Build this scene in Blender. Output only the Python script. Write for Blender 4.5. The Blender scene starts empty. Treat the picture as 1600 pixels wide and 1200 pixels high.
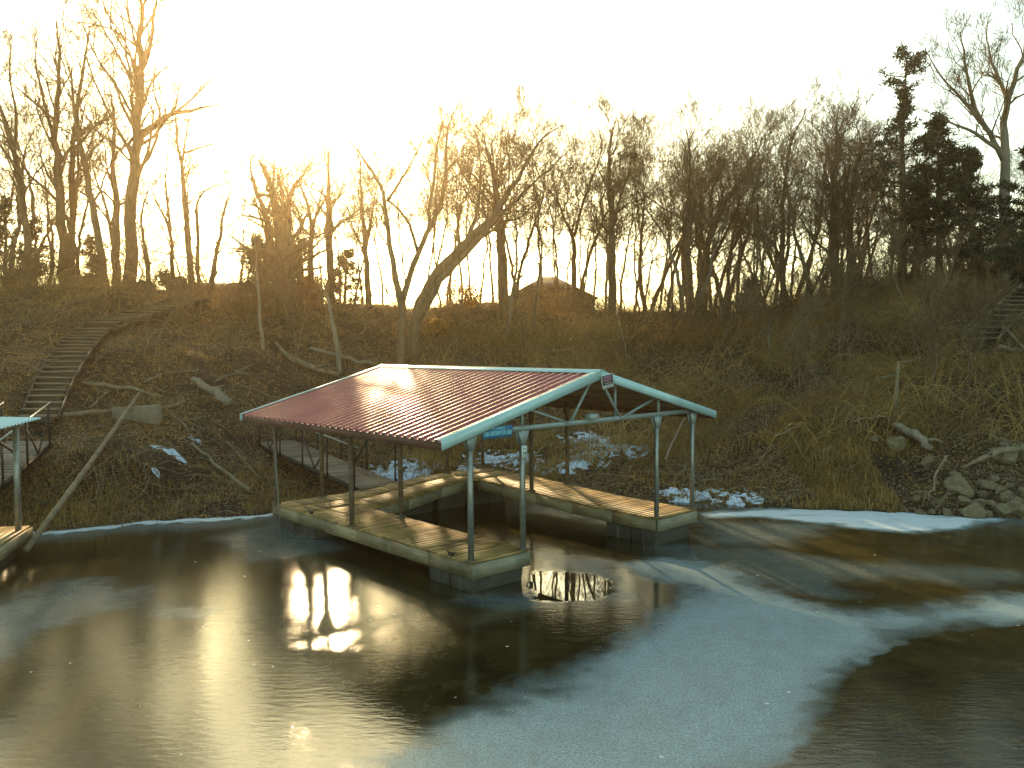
import bpy, math, random
import numpy as np
from mathutils import Vector, Matrix

# ---------------------------------------------------------------- camera, sky, sun, exposure
SC = bpy.context.scene
COL = SC.collection
F_PX, PITCH, CAM_Z = 1283.0, -0.0408, 4.22
cam_d = bpy.data.cameras.new('camera'); cam = bpy.data.objects.new('camera', cam_d); COL.objects.link(cam)
cam.location = (0, 0, CAM_Z); cam.rotation_euler = (math.pi/2 + PITCH, 0, 0)
cam_d.sensor_width = 36; cam_d.lens = F_PX/1600*36; cam_d.clip_start = .1; cam_d.clip_end = 3000
SC.camera = cam
SUN_AZ, SUN_EL = math.radians(-13.6), math.radians(18.4)      # azimuth from +Y, positive to +X
W = bpy.data.worlds.new('World'); SC.world = W; W.use_nodes = True
nt = W.node_tree; nt.nodes.clear()
sky = nt.nodes.new('ShaderNodeTexSky'); sky.sky_type = 'NISHITA'; sky.sun_disc = False
sky.sun_elevation = SUN_EL; sky.sun_rotation = SUN_AZ
sky.air_density = 1.0; sky.dust_density = 2.6; sky.ozone_density = 0.6; sky.altitude = 200
hs = nt.nodes.new('ShaderNodeMix'); hs.data_type = 'RGBA'; hs.blend_type = 'MULTIPLY'; hs.inputs[0].default_value = 1
hs.inputs[7].default_value = (.98, 1.05, .79, 1)
bg = nt.nodes.new('ShaderNodeBackground'); bg.inputs[1].default_value = 0.15
wo = nt.nodes.new('ShaderNodeOutputWorld')
nt.links.new(sky.outputs[0], hs.inputs[6]); nt.links.new(hs.outputs[2], bg.inputs[0]); nt.links.new(bg.outputs[0], wo.inputs[0])
sl = bpy.data.lights.new('sun', 'SUN'); so = bpy.data.objects.new('sun', sl); COL.objects.link(so)
sl.energy = 5.0; sl.angle = math.radians(.55); sl.color = (1, .72, .38)
SV = Vector((math.sin(SUN_AZ)*math.cos(SUN_EL), math.cos(SUN_AZ)*math.cos(SUN_EL), math.sin(SUN_EL)))
so.rotation_euler = SV.to_track_quat('Z', 'Y').to_euler(); so.location = (0, 0, 40)
SC.view_settings.view_transform = 'Standard'; SC.view_settings.look = 'None'
SC.view_settings.exposure = 1.25; SC.view_settings.gamma = 1
SC.cycles.max_bounces = 6; SC.cycles.diffuse_bounces = 3; SC.cycles.glossy_bounces = 3; SC.cycles.volume_bounces = 0
SC.cycles.sample_clamp_indirect = 6; SC.cycles.use_denoising = True

rng = np.random.default_rng(7); R = random.Random(11)

# ---------------------------------------------------------------- pixel rays (photo pixels, 1600 wide)
cp, sp_ = math.cos(PITCH), math.sin(PITCH)
def ray(px, py):
    u, v = (px-800)/F_PX, (600-py)/F_PX
    return np.array([u, cp - v*sp_, sp_ + v*cp])
def gp(px, py, z=0.0):
    d = ray(px, py); t = (z-CAM_Z)/d[2]; return np.array([d[0]*t, d[1]*t, z])
def at(px, py, Y):
    d = ray(px, py); t = Y/d[1]; return np.array([d[0]*t, Y, CAM_Z + d[2]*t])

# ---------------------------------------------------------------- terrain
def smooth_noise(x, y, scale, seed):
    r = np.random.default_rng(seed); n = 64; g = r.random((n, n))
    X, Y = np.asarray(x)/scale, np.asarray(y)/scale
    xi, yi = np.floor(X).astype(int), np.floor(Y).astype(int); fx, fy = X-xi, Y-yi
    fx, fy = fx*fx*(3-2*fx), fy*fy*(3-2*fy)
    a, b, c, d = g[xi % n, yi % n], g[(xi+1) % n, yi % n], g[xi % n, (yi+1) % n], g[(xi+1) % n, (yi+1) % n]
    return (a*(1-fx)+b*fx)*(1-fy)+(c*(1-fx)+d*fx)*fy
SHX = [-420, -60, -30, -16, -11.6, -9, -6.6, -4.6, -2.6, 0, 2.5, 5.2, 9, 12.7, 20, 40, 80, 420]
SHY = [-30, 2, 12, 17, 18.6, 20.2, 21.1, 22.4, 23.4, 24.0, 23.3, 22.4, 21.6, 20.5, 18.5, 14, 4, -30]
def shore(x):
    x = np.asarray(x, float)
    return np.interp(x, SHX, SHY) + (smooth_noise(x+500, x*0+3, 1.7, 5)-.5)*.5 + (smooth_noise(x+500, x*0+9, .45, 6)-.5)*.22
PS = [-30, -6, -1.5, 0, .5, 1.2, 2.4, 4.5, 7, 9.5, 13, 17, 20, 30, 60, 700]
PL = [-3, -1.2, -.45, 0, .12, .22, 1.25, 2.0, 2.85, 3.7, 4.8, 6.1, 6.6, 6.5, 5.6, 5]
PM = [-3, -1.2, -.3, 0, .08, .18, .42, .85, 1.75, 2.9, 4.6, 6.2, 6.6, 6.5, 5.6, 5]
PR = [-3, -1.2, -.5, 0, .22, .5, 1.1, 2.1, 3.2, 4.2, 5.2, 6.1, 6.6, 6.6, 5.8, 5]
HX = [-60, -26, -19.6, -15.5, -9.8, 0, 8, 13, 19.6, 26, 40, 90]
HZ = [6.7, 6.6, 6.6, 6.4, 6.3, 6.4, 5.9, 6.0, 7.3, 8.7, 9.6, 9.8]
def terrain(x, y, rough=True):
    x, y = np.asarray(x, float), np.asarray(y, float)
    s = y - shore(x)
    zl, zm, zr = np.interp(s, PS, PL), np.interp(s, PS, PM), np.interp(s, PS, PR)
    wl = np.clip((-7.2-x)/3.0, 0, 1); wr = np.clip((x-5.5)/4.5, 0, 1)
    wl, wr = wl*wl*(3-2*wl), wr*wr*(3-2*wr)
    z = zl*wl + zr*wr + zm*(1-wl-wr)
    k = np.clip(s/18, 0, 1)
    z = z*(1 + (np.interp(x/np.maximum(y, 18)*42, HX, HZ)/6.6-1)*k)
    if rough:
        a = np.clip(s/3, 0, 1)*np.clip(1-(s-30)/20, 0, 1)
        z = z + a*((smooth_noise(x+300, y, 3.6, 1)-.5)*.75 + (smooth_noise(x+300, y, 1.3, 2)-.5)*.32)
        z = z + np.clip((s+.3)/1.2, 0, 1)*((smooth_noise(x+300, y, .42, 3)-.5)*.12 + (smooth_noise(x+300, y, .19, 4)-.5)*.05)
    return z
def th(x, y): return float(terrain(np.array([x]), np.array([y]))[0])
def hit(px, py, y0=17.0, y1=60.0):
    d = ray(px, py); Ys = np.arange(y0, y1, .04); t = Ys/d[1]
    zz = CAM_Z + d[2]*t; H = terrain(d[0]*t, Ys); i = np.argmax(H >= zz)
    if not (H >= zz).any(): i = int(np.argmin(zz-H))
    return np.array([d[0]*t[i], Ys[i], H[i]])

# ---------------------------------------------------------------- materials
def mat(name):
    m = bpy.data.materials.new(name); m.use_nodes = True
    t = m.node_tree; b = t.nodes['Principled BSDF']; return m, t, b
def N(t, typ, **k):
    n = t.nodes.new('ShaderNode'+typ)
    for a, v in k.items(): setattr(n, a, v)
    return n
def ramp(t, stops, src):
    r = N(t, 'ValToRGB'); e = r.color_ramp.elements
    while len(e) < len(stops): e.new(.5)
    for q, (p, c) in zip(e, stops):
        q.position = p; q.color = (*c, 1) if len(c) == 3 else c
    t.links.new(src, r.inputs[0]); return r.outputs[0]
def mixc(t, f, a, b, mode='MIX'):
    n = N(t, 'Mix', data_type='RGBA', blend_type=mode)
    for i, v in ((0, f), (6, a), (7, b)):
        if isinstance(v, (int, float)): n.inputs[i].default_value = v
        elif isinstance(v, tuple): n.inputs[i].default_value = (*v, 1)
        else: t.links.new(v, n.inputs[i])
    return n.outputs[2]
def math_(t, op, a, b=0.0, c=None):
    n = N(t, 'Math', operation=op)
    for i, v in enumerate((a, b) if c is None else (a, b, c)):
        if isinstance(v, (int, float)): n.inputs[i].default_value = v
        else: t.links.new(v, n.inputs[i])
    return n.outputs[0]
def noise(t, vec, scale, detail=4, rough=.6, stretch=None):
    n = N(t, 'TexNoise'); n.inputs['Scale'].default_value = scale; n.inputs['Detail'].default_value = detail; n.inputs['Roughness'].default_value = rough
    if stretch:
        mp = N(t, 'Mapping'); mp.inputs['Scale'].default_value = stretch; t.links.new(vec, mp.inputs[0]); vec = mp.outputs[0]
    t.links.new(vec, n.inputs['Vector']); return n.outputs[0]
def bump(t, b, h, s=.4, d=.02):
    n = N(t, 'Bump'); n.inputs['Strength'].default_value = s; n.inputs['Distance'].default_value = d
    t.links.new(h, n.inputs['Height']); t.links.new(n.outputs[0], b.inputs['Normal'])
def simple(name, c1, c2, scale=8, rough=.8, metal=0, island=.25, bmp=.3, stretch=None, dist=.01):
    m, t, b = mat(name); tc = N(t, 'TexCoord'); g = N(t, 'NewGeometry')
    n1 = noise(t, tc.outputs['Object'], scale, 6, .65, stretch)
    c = ramp(t, [(.3, c1), (.7, c2)], n1)
    if island:
        h = N(t, 'HueSaturation'); h.inputs['Value'].default_value = 1
        v = math_(t, 'MULTIPLY_ADD', g.outputs['Random Per Island'], island*2, 1-island); t.links.new(v, h.inputs['Value']); t.links.new(c, h.inputs['Color']); c = h.outputs[0]
    t.links.new(c, b.inputs['Base Color']); b.inputs['Roughness'].default_value = rough; b.inputs['Metallic'].default_value = metal
    if bmp: bump(t, b, n1, bmp, dist)
    return m

def wood(name, c1, c2, c3, axis=0):
    m, t, b = mat(name); tc = N(t, 'TexCoord'); g = N(t, 'NewGeometry')
    st = [(1.2, 22, 22), (22, 1.2, 22), (22, 22, 1.2)][axis]
    # offset each board by its island value
    off = N(t, 'Combine' 'XYZ'); r = math_(t, 'MULTIPLY', g.outputs['Random Per Island'], 37.0)
    for i in range(3): t.links.new(r, off.inputs[i])
    ad = N(t, 'VectorMath', operation='ADD'); t.links.new(tc.outputs['Object'], ad.inputs[0]); t.links.new(off.outputs[0], ad.inputs[1])
    grain = noise(t, ad.outputs[0], 1.6, 7, .62, st); blot = noise(t, ad.outputs[0], 1.3, 4, .6)
    c = ramp(t, [(.28, c1), (.52, c2), (.75, c3)], grain)
    c = mixc(t, ramp(t, [(.4, (0, 0, 0)), (.72, (.75, .75, .75))], blot), c, tuple(q*.42 for q in c1))
    h = N(t, 'HueSaturation'); t.links.new(math_(t, 'MULTIPLY_ADD', g.outputs['Random Per Island'], .7, .62), h.inputs['Value']); t.links.new(c, h.inputs['Color'])
    t.links.new(h.outputs[0], b.inputs['Base Color']); b.inputs['Roughness'].default_value = .62
    bump(t, b, grain, .5, .006); return m

M = {}
M['deck_x'] = wood('deck_planks_across', (.22, .13, .04), (.48, .30, .095), (.66, .45, .17), 0)
M['deck_y'] = wood('deck_planks_along', (.22, .13, .04), (.48, .30, .095), (.66, .45, .17), 1)
M['fascia'] = wood('fascia_boards', (.20, .15, .07), (.36, .28, .15), (.48, .40, .23), 1)
M['fascia_b'] = wood('fascia_boards_front', (.20, .18, .11), (.36, .32, .20), (.46, .43, .29), 0)
M['oldwood'] = wood('weathered_step_wood', (.16, .115, .055), (.29, .21, .11), (.40, .30, .16), 0)
M['steel'] = simple('galvanised_steel', (.26, .27, .24), (.42, .44, .39), 14, .42, .6, .12, .1)
M['rust'] = simple('rusty_steel', (.11, .075, .045), (.26, .21, .145), 9, .75, .2, .15, .3)
M['trusspaint'] = simple('grey_painted_truss', (.27, .33, .30), (.38, .45, .41), 6, .45, .2, .1, .1)
M['black'] = simple('dark_railing_steel', (.02, .018, .015), (.05, .04, .03), 10, .6, .3, .1, .2)
M['float'] = simple('black_float_tub', (.045, .042, .032), (.10, .095, .075), 3, .6, 0, .3, .3)
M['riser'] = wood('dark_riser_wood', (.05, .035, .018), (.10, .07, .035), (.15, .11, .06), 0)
M['plank_grey'] = wood('gangway_planks', (.14, .11, .07), (.27, .21, .14), (.36, .29, .19), 1)
M['bark'] = simple('tree_bark', (.10, .07, .034), (.25, .175, .09), 5, .9, 0, .12, .8, (2, 2, .35), .03)
M['bark_pale'] = simple('pale_tree_bark', (.17, .14, .09), (.34, .27, .18), 5, .9, 0, .12, .7, (2, 2, .35), .03)
M['twig'] = simple('twig_bark', (.12, .078, .034), (.26, .175, .08), 3, .9, 0, .35, 0)
M['log'] = simple('fallen_wood', (.13, .10, .055), (.34, .26, .15), 3.5, .9, 0, .2, .7, (1, 1, 1), .02)
M['rock'] = simple('limestone', (.12, .09, .045), (.30, .23, .12), 3.0, .95, 0, .2, 1.0, None, .06)
M['concrete'] = simple('old_concrete', (.20, .16, .10), (.36, .30, .20), 5, .9, 0, .1, .7, None, .03)
M['litter'] = simple('dry_leaves', (.23, .125, .032), (.54, .33, .11), .8, .8, 0, .6, 0)
M['grass'] = simple('dead_grass', (.27, .17, .045), (.55, .37, .12), .5, .75, 0, .5, 0)
M['brush'] = simple('brush_stems', (.19, .11, .03), (.54, .35, .12), .4, .85, 0, .55, 0)
M['cedar'] = simple('cedar_needles', (.03, .036, .012), (.085, .08, .028), 1.5, .8, 0, .5, 0)
M['evergreen'] = simple('bush_leaves', (.03, .035, .01), (.10, .095, .025), 1.5, .6, 0, .5, 0)
M['russet'] = simple('russet_dead_leaves', (.20, .085, .02), (.40, .20, .05), 1.5, .8, 0, .4, 0)
for k in ('grass', 'litter', 'russet', 'evergreen'):            # thin leaves let light through
    b = M[k].node_tree.nodes['Principled BSDF']; t = M[k].node_tree
    tr = N(t, 'BsdfTranslucent'); mx = N(t, 'MixShader'); mx.inputs[0].default_value = .4
    src = b.inputs['Base Color'].links[0].from_socket; t.links.new(src, tr.inputs[0])
    t.links.new(b.outputs[0], mx.inputs[1]); t.links.new(tr.outputs[0], mx.inputs[2]); t.links.new(mx.outputs[0], t.nodes['Material Output'].inputs[0])
M['housewall'] = simple('house_siding', (.16, .12, .08), (.24, .19, .13), 3, .9, 0, .1, .2)
M['shingle'] = simple('house_shingles', (.10, .07, .05), (.17, .12, .09), 9, .9, 0, .1, .3)
M['glass'] = simple('window_glass', (.02, .025, .03), (.04, .045, .05), 2, .1, 0, 0, 0)

m, t, b = mat('maroon_roof_metal'); M['roof'] = m; tc = N(t, 'TexCoord')
n1 = noise(t, tc.outputs['Object'], 1.4, 5, .6)
t.links.new(ramp(t, [(.3, (.30, .045, .045)), (.7, (.46, .095, .080))], n1), b.inputs['Base Color'])
b.inputs['Roughness'].default_value = .22; b.inputs['Metallic'].default_value = .15; b.inputs['Coat Weight'].default_value = .4; b.inputs['Coat Roughness'].default_value = .2
bump(t, b, noise(t, tc.outputs['Object'], 1.3, 2, .5), .05, .02)
m, t, b = mat('pale_green_trim'); M['trim'] = m; tc = N(t, 'TexCoord')
n1 = noise(t, tc.outputs['Object'], 3, 6, .6)
t.links.new(ramp(t, [(.25, (.42, .66, .65)), (.6, (.52, .79, .77))], n1), b.inputs['Base Color']); b.inputs['Roughness'].default_value = .28; b.inputs['Coat Weight'].default_value = .5; b.inputs['Coat Roughness'].default_value = .25
m, t, b = mat('unpainted_roof_underside'); M['under'] = m
b.inputs['Base Color'].default_value = (.16, .13, .085, 1); b.inputs['Roughness'].default_value = .5
m, t, b = mat('sign_blue'); M['sblue'] = m; b.inputs['Base Color'].default_value = (.02, .22, .42, 1); b.inputs['Roughness'].default_value = .4
m, t, b = mat('sign_cyan_letters'); M['scyan'] = m; b.inputs['Base Color'].default_value = (.35, .85, .88, 1); b.inputs['Roughness'].default_value = .4
m, t, b = mat('sign_black'); M['sblack'] = m; b.inputs['Base Color'].default_value = (.02, .02, .03, 1)
m, t, b = mat('sign_white'); M['swhite'] = m; b.inputs['Base Color'].default_value = (.72, .76, .70, 1)
m, t, b = mat('sign_pink'); M['spink'] = m; b.inputs['Base Color'].default_value = (.62, .28, .42, 1)

# snow
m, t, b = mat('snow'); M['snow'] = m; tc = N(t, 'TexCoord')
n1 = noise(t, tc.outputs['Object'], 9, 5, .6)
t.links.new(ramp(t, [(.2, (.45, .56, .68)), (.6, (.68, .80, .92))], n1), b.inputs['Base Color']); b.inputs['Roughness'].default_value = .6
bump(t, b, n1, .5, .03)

# hillside ground: leaf litter over dark soil
m, t, b = mat('leaf_litter_ground'); M['ground'] = m; tc = N(t, 'TexCoord')
v = N(t, 'TexVoronoi'); v.inputs['Scale'].default_value = 21; v.inputs['Randomness'].default_value = 1; t.links.new(tc.outputs['Object'], v.inputs['Vector'])
sepv = N(t, 'SeparateColor'); t.links.new(v.outputs['Color'], sepv.inputs[0])
leaf = ramp(t, [(.0, (.035, .02, .008)), (.45, (.09, .052, .019)), (.8, (.22, .135, .052)), (1, (.42, .29, .13))], sepv.outputs[0])
soil = ramp(t, [(.35, (.016, .011, .005)), (.7, (.075, .048, .019))], noise(t, tc.outputs['Object'], 6, 8, .7))
big = ramp(t, [(.42, (0, 0, 0)), (.54, (1, 1, 1))], noise(t, tc.outputs['Object'], .45, 7, .72))
c = mixc(t, big, soil, leaf)
grn = ramp(t, [(.5, (0, 0, 0)), (.75, (.6, .6, .6))], noise(t, tc.outputs['Object'], .9, 5, .7))
c = mixc(t, grn, c, (.065, .06, .022))
t.links.new(c, b.inputs['Base Color']); b.inputs['Roughness'].default_value = .95
bump(t, b, math_(t, 'ADD', v.outputs['Distance'], noise(t, tc.outputs['Object'], 14, 6, .7)), .9, .06)

# ---------------------------------------------------------------- mesh building
class MB:
    def __init__(s): s.v = []; s.f = {}; s.n = 0
    def add(s, v, f):
        v = np.asarray(v, float).reshape(-1, 3); f = np.asarray(f, int)
        s.v.append(v); s.f.setdefault(f.shape[1], []).append(f + s.n); s.n += len(v)
    def box(s, c, size, rot=None):
        q = np.array([[x, y, z] for x in (-.5, .5) for y in (-.5, .5) for z in (-.5, .5)])*np.array(size)
        if rot is not None: q = q @ np.array(rot).T
        s.add(q + np.array(c), [[0, 1, 3, 2], [4, 6, 7, 5], [0, 4, 5, 1], [2, 3, 7, 6], [0, 2, 6, 4], [1, 5, 7, 3]])
    def bar(s, a, b, w, h, up=(0, 0, 1)):
        a, b = np.array(a, float), np.array(b, float); d = b-a; L = np.linalg.norm(d); d /= L
        x = np.cross(d, up); nx = np.linalg.norm(x)
        x = np.array([1., 0, 0]) if nx < 1e-4 else x/nx
        y = np.cross(x, d); s.box((a+b)/2, (w, L, h), np.stack([x, d, y], 1))
    def poly(s, pts):     # convex prism given by 2 loops of equal length [bottom..., top...]
        n = len(pts)//2; pts = np.array(pts, float); v0 = s.n
        s.add(pts, [[i, (i+1) % n, n+(i+1) % n, n+i] for i in range(n)])
        s.f.setdefault(n, []).append(np.array([list(range(n-1, -1, -1)), list(range(n, 2*n))]) + v0)
    def tubes(s, P, Rr, k=5, cap=True):
        P = np.asarray(P, float); Rr = np.asarray(Rr, float)
        if P.ndim == 2: P, Rr = P[None], Rr[None]
        Mn, n, _ = P.shape
        T = np.empty_like(P); T[:, 1:-1] = P[:, 2:]-P[:, :-2]; T[:, 0] = P[:, 1]-P[:, 0]; T[:, -1] = P[:, -1]-P[:, -2]
        T /= np.linalg.norm(T, axis=2, keepdims=True)+1e-9
        ref = np.where(np.abs(T[:, :1, 2:3]) > .8, np.array([1., 0, 0]), np.array([0, 0, 1.]))
        A = np.cross(T, np.broadcast_to(ref, T.shape)); A /= np.linalg.norm(A, axis=2, keepdims=True)+1e-9
        B = np.cross(T, A)
        an = np.arange(k)*2*math.pi/k
        V = P[:, :, None] + Rr[:, :, None, None]*(A[:, :, None]*np.cos(an)[None, None, :, None] + B[:, :, None]*np.sin(an)[None, None, :, None])
        base = (np.arange(Mn)*n*k)[:, None, None]
        i, j = np.meshgrid(np.arange(n-1), np.arange(k), indexing='ij')
        q = np.stack([i*k+j, i*k+(j+1) % k, (i+1)*k+(j+1) % k, (i+1)*k+j], -1).reshape(1, -1, 4)
        v0 = s.n
        s.add(V.reshape(-1, 3), (q+base).reshape(-1, 4))
        if cap and k > 3:
            e = np.arange(k)[None]
            b0 = np.arange(Mn)[:, None]*n*k
            s.f.setdefault(k, []).append(np.concatenate([b0+e[:, ::-1], b0+(n-1)*k+e]) + v0)
    def build(s, name, material, parent=None, smooth=False, label=None):
        V = np.concatenate(s.v); me = bpy.data.meshes.new(name)
        me.vertices.add(len(V)); me.vertices.foreach_set('co', V.astype(np.float32).ravel())
        li, ls, pos = [], [], 0
        for k, fl in s.f.items():
            F = np.concatenate(fl); li.append(F.ravel()); ls.append(pos + np.arange(len(F))*k); pos += F.size
        li = np.concatenate(li); ls = np.concatenate(ls)
        me.loops.add(len(li)); me.loops.foreach_set('vertex_index', li.astype(np.int32))
        me.polygons.add(len(ls)); me.polygons.foreach_set('loop_start', ls.astype(np.int32))
        if smooth: me.polygons.foreach_set('use_smooth', np.ones(len(ls), bool))
        me.update(calc_edges=True); me.validate()
        mats = material if isinstance(material, list) else [material]
        for q in mats: me.materials.append(q)
        o = bpy.data.objects.new(name, me); COL.objects.link(o)
        if parent is not None: o.parent = parent
        if label: o['label'] = label
        return o
def tag(o, label=None, cat=None, group=None, kind=None):
    if label: o['label'] = label
    if cat: o['category'] = cat
    if group: o['group'] = group
    if kind: o['kind'] = kind
    return o
def empty(name, loc=(0, 0, 0), rot=(0, 0, 0)):
    o = bpy.data.objects.new(name, None); COL.objects.link(o); o.location = loc; o.rotation_euler = rot; o.empty_display_size = .2; return o
def copy_tree(o, parent=None, kids=None):
    c = o.copy(); COL.objects.link(c)
    if parent: c.parent = parent
    for ch in (kids if kids is not None else list(o.children)):
        copy_tree(ch, c)
    return c

# ---------------------------------------------------------------- ground sheet
def axis(fine0, fine1, step, lo, hi):
    a = list(np.arange(fine0, fine1, step)); d = step*1.5; x = fine1
    while x < hi: a.append(x); x += d; d *= 1.25
    a.append(hi); d = step*1.5; x = fine0-d
    while x > lo: a.insert(0, x); d *= 1.25; x -= d
    a.insert(0, lo); return np.array(a)
def grid_mesh(xs, ys, zf, name, material):
    X, Y = np.meshgrid(xs, ys, indexing='ij'); Z = zf(X, Y); mb = MB()
    nx, ny = X.shape; i, j = np.meshgrid(np.arange(nx-1), np.arange(ny-1), indexing='ij')
    q = np.stack([i*ny+j, (i+1)*ny+j, (i+1)*ny+j+1, i*ny+j+1], -1).reshape(-1, 4)
    mb.add(np.stack([X, Y, Z], -1).reshape(-1, 3), q); return mb.build(name, material, smooth=True), X, Y
gx, gy = axis(-24, 28, .12, -400, 400), axis(17, 46, .10, -400, 500)
ground, _, _ = grid_mesh(gx, gy, terrain, 'hill', M['ground']); tag(ground, kind='structure')

# ---------------------------------------------------------------- frozen lake
def poly_sdf(X, Y, P):
    P = np.array(P); d = np.full(X.shape, 1e9); ins = np.zeros(X.shape, bool); n = len(P)
    for i in range(n):
        a, b = P[i], P[(i+1) % n]; e = b-a
        t = np.clip(((X-a[0])*e[0]+(Y-a[1])*e[1])/(e@e+1e-12), 0, 1)
        d = np.minimum(d, np.hypot(X-a[0]-t*e[0], Y-a[1]-t*e[1]))
        c = ((a[1] > Y) != (b[1] > Y)) & (X < (b[0]-a[0])*(Y-a[1])/(b[1]-a[1]+1e-12)+a[0]); ins ^= c
    return np.where(ins, d, -d)
def pxpoly(L): return [gp(*p)[:2] for p in L]
def sst(x, a, b):
    t = np.clip((x-a)/(b-a), 0, 1); return t*t*(3-2*t)
wx, wy = axis(-15, 16, .075, -390, 390), axis(5, 26, .06, -390, 40)
water, X, Y = grid_mesh(wx, wy, lambda a, b: a*0, 'water', None); tag(water, kind='structure')
fn = smooth_noise(X+50, Y+50, 1.5, 21)*.5+smooth_noise(X+50, Y+50, .5, 22)*.3+smooth_noise(X+50, Y+50, .17, 23)*.2
fine = smooth_noise(X+50, Y+50, .22, 24)-.5
far = 1.0*(Y > 5)
# the swooping frosted band: crisp on its lower right side, fading out on the left
band = pxpoly([(430, 1290), (520, 1195), (640, 1150), (740, 1105), (850, 1050), (950, 1000), (1010, 965), (1060, 935), (1000, 900), (960, 880), (1040, 868), (1110, 872), (1190, 905), (1270, 938), (1360, 945), (1470, 940), (1600, 930), (1760, 920),
               (1760, 975), (1600, 978), (1500, 985), (1440, 997), (1385, 1018), (1345, 1045), (1325, 1075), (1300, 1120), (1262, 1160), (1190, 1210), (1080, 1290)])
crisp = pxpoly([(-800, 1290), (430, 1290), (900, 700), (1900, 850), (1760, 975), (1600, 978), (1500, 985), (1440, 997), (1385, 1018), (1345, 1045), (1325, 1075), (1300, 1120), (1262, 1160), (1190, 1210), (1080, 1290)])
s1 = poly_sdf(X, Y, band); s2 = poly_sdf(X, Y, crisp)
frost = sst(s1 + (fn-.5)*1.1, -.25, .75)*sst(s2 + fine*.16 + (fn-.5)*.12, -.01, .05)*(.84+.16*fn)
def blob(L, lo, hi, k, nz=.5):
    global frost
    frost = np.maximum(frost, k*sst(poly_sdf(X, Y, pxpoly(L)) + (fn-.5)*nz, lo, hi)*(.85+.25*fn))
blob([(1090, 800), (1180, 794), (1300, 792), (1440, 800), (1590, 811), (1545, 818), (1500, 828), (1430, 833), (1360, 829), (1280, 818), (1190, 810), (1100, 812)], -.15, .45, 1.5, .7)
blob([(1085, 812), (1290, 820), (1250, 850), (1090, 855)], -.6, .5, .38, 1.2)
blob([(835, 785), (1000, 800), (940, 835), (900, 815), (800, 800)], -.3, .4, .55, .8)
blob([(1000, 850), (1160, 850), (1290, 880), (1310, 935), (1250, 930), (1150, 890), (1040, 872)], -.6, .4, .3, 1.6)
blob([(1240, 880), (1600, 890), (1600, 905), (1300, 900)], -.5, .5, .28, 1.4)
blob([(830, 860), (960, 875), (960, 905), (860, 890)], -.3, .3, .45, .8)
blob([(1000, 935), (830, 950), (740, 935), (860, 920), (960, 905)], -.4, .5, .35, 1.0)
blob([(320, 840), (440, 806), (560, 855), (470, 870), (390, 880)], -.3, .5, .35, .7)
blob([(-80, 975), (40, 935), (130, 910), (220, 935), (330, 948), (300, 965), (190, 962), (90, 985), (20, 1020), (-80, 1050)], -.5, .5, .34, 1.5)
shd = shore(X)-Y
frost = np.maximum(frost, (X < -4.2)*sst(shd+fine*.1, -.3, .0)*(1-sst(shd+fine*.35, .25, .55))*1.5)
frost = np.maximum(frost, (X < -3.2)*(1-sst(shd+(fn-.5)*.7, .5, 2.0))*.42)
frost = np.maximum(frost, (X > 10)*(1-sst(shd+(fn-.5)*.7, .3, 1.6))*.35)
film = sst(poly_sdf(X, Y, pxpoly([(-500, 1290), (-500, 1000), (0, 1000), (150, 955), (330, 950), (450, 925), (560, 905), (700, 960), (640, 1010), (520, 1030), (560, 1080), (700, 1130), (600, 1290)]))+(fn-.5)*.8, -.3, .6)
pool = sst(poly_sdf(X, Y, pxpoly([(824, 912), (826, 898), (842, 891), (880, 892), (930, 897), (958, 908), (960, 926), (930, 938), (880, 942), (836, 940)]))+fine*.12, -.02, .03)
rim = np.exp(-(poly_sdf(X, Y, pxpoly([(824, 912), (826, 898), (842, 891), (880, 892), (930, 897), (958, 908), (960, 926), (930, 938), (880, 942), (836, 940)]))/.05)**2)
frost = np.maximum(frost*(1-pool), rim*.2)
grain = sst(poly_sdf(X, Y, pxpoly([(380, 900), (430, 860), (720, 900), (740, 1000), (600, 1075), (440, 1070), (380, 1000)])), -.5, .5)
for nm, arr in (('grain', grain), ('frost', frost), ('film', film), ('pool', pool)):
    a = water.data.attributes.new(nm, 'FLOAT', 'POINT'); a.data.foreach_set('value', (arr*far).astype(np.float32).ravel())
m, t, b = mat('lake_ice'); M['ice'] = m; water.data.materials.clear(); water.data.materials.append(m)
tc = N(t, 'TexCoord'); ob = tc.outputs['Object']
def attr(n): q = N(t, 'Attribute'); q.attribute_name = n; return q.outputs['Fac']
fr, fi, po = attr('frost'), attr('film'), attr('pool')
n_f = noise(t, ob, 5.5, 8, .72); n_c = noise(t, ob, .8, 6, .65); n_g = noise(t, ob, 26, 5, .7)
f2 = math_(t, 'MULTIPLY', fr, math_(t, 'MULTIPLY_ADD', n_f, 1.0, .45))
f2c = N(t, 'Clamp'); t.links.new(f2, f2c.inputs[0]); f2 = f2c.outputs[0]
dark = ramp(t, [(.35, (.014, .011, .003)), (.62, (.05, .038, .011)), (.8, (.10, .078, .027))], n_c)
dark = mixc(t, math_(t, 'MULTIPLY', fi, math_(t, 'MULTIPLY', n_f, .9)), dark, (.13, .115, .07))
mott = noise(t, ob, 2.6, 9, .78); mask_m = ramp(t, [(.50, (0, 0, 0)), (.60, (1, 1, 1))], mott)
dark = mixc(t, math_(t, 'MULTIPLY', mask_m, .40), dark, (.095, .072, .026))
gr = ramp(t, [(.45, (0, 0, 0)), (.75, (1, 1, 1))], noise(t, ob, 30, 3, .7)); dark = mixc(t, math_(t, 'MULTIPLY', gr, .22), dark, (.14, .115, .055))
vc = N(t, 'TexVoronoi', feature='DISTANCE_TO_EDGE'); vc.inputs['Scale'].default_value = .42
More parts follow.
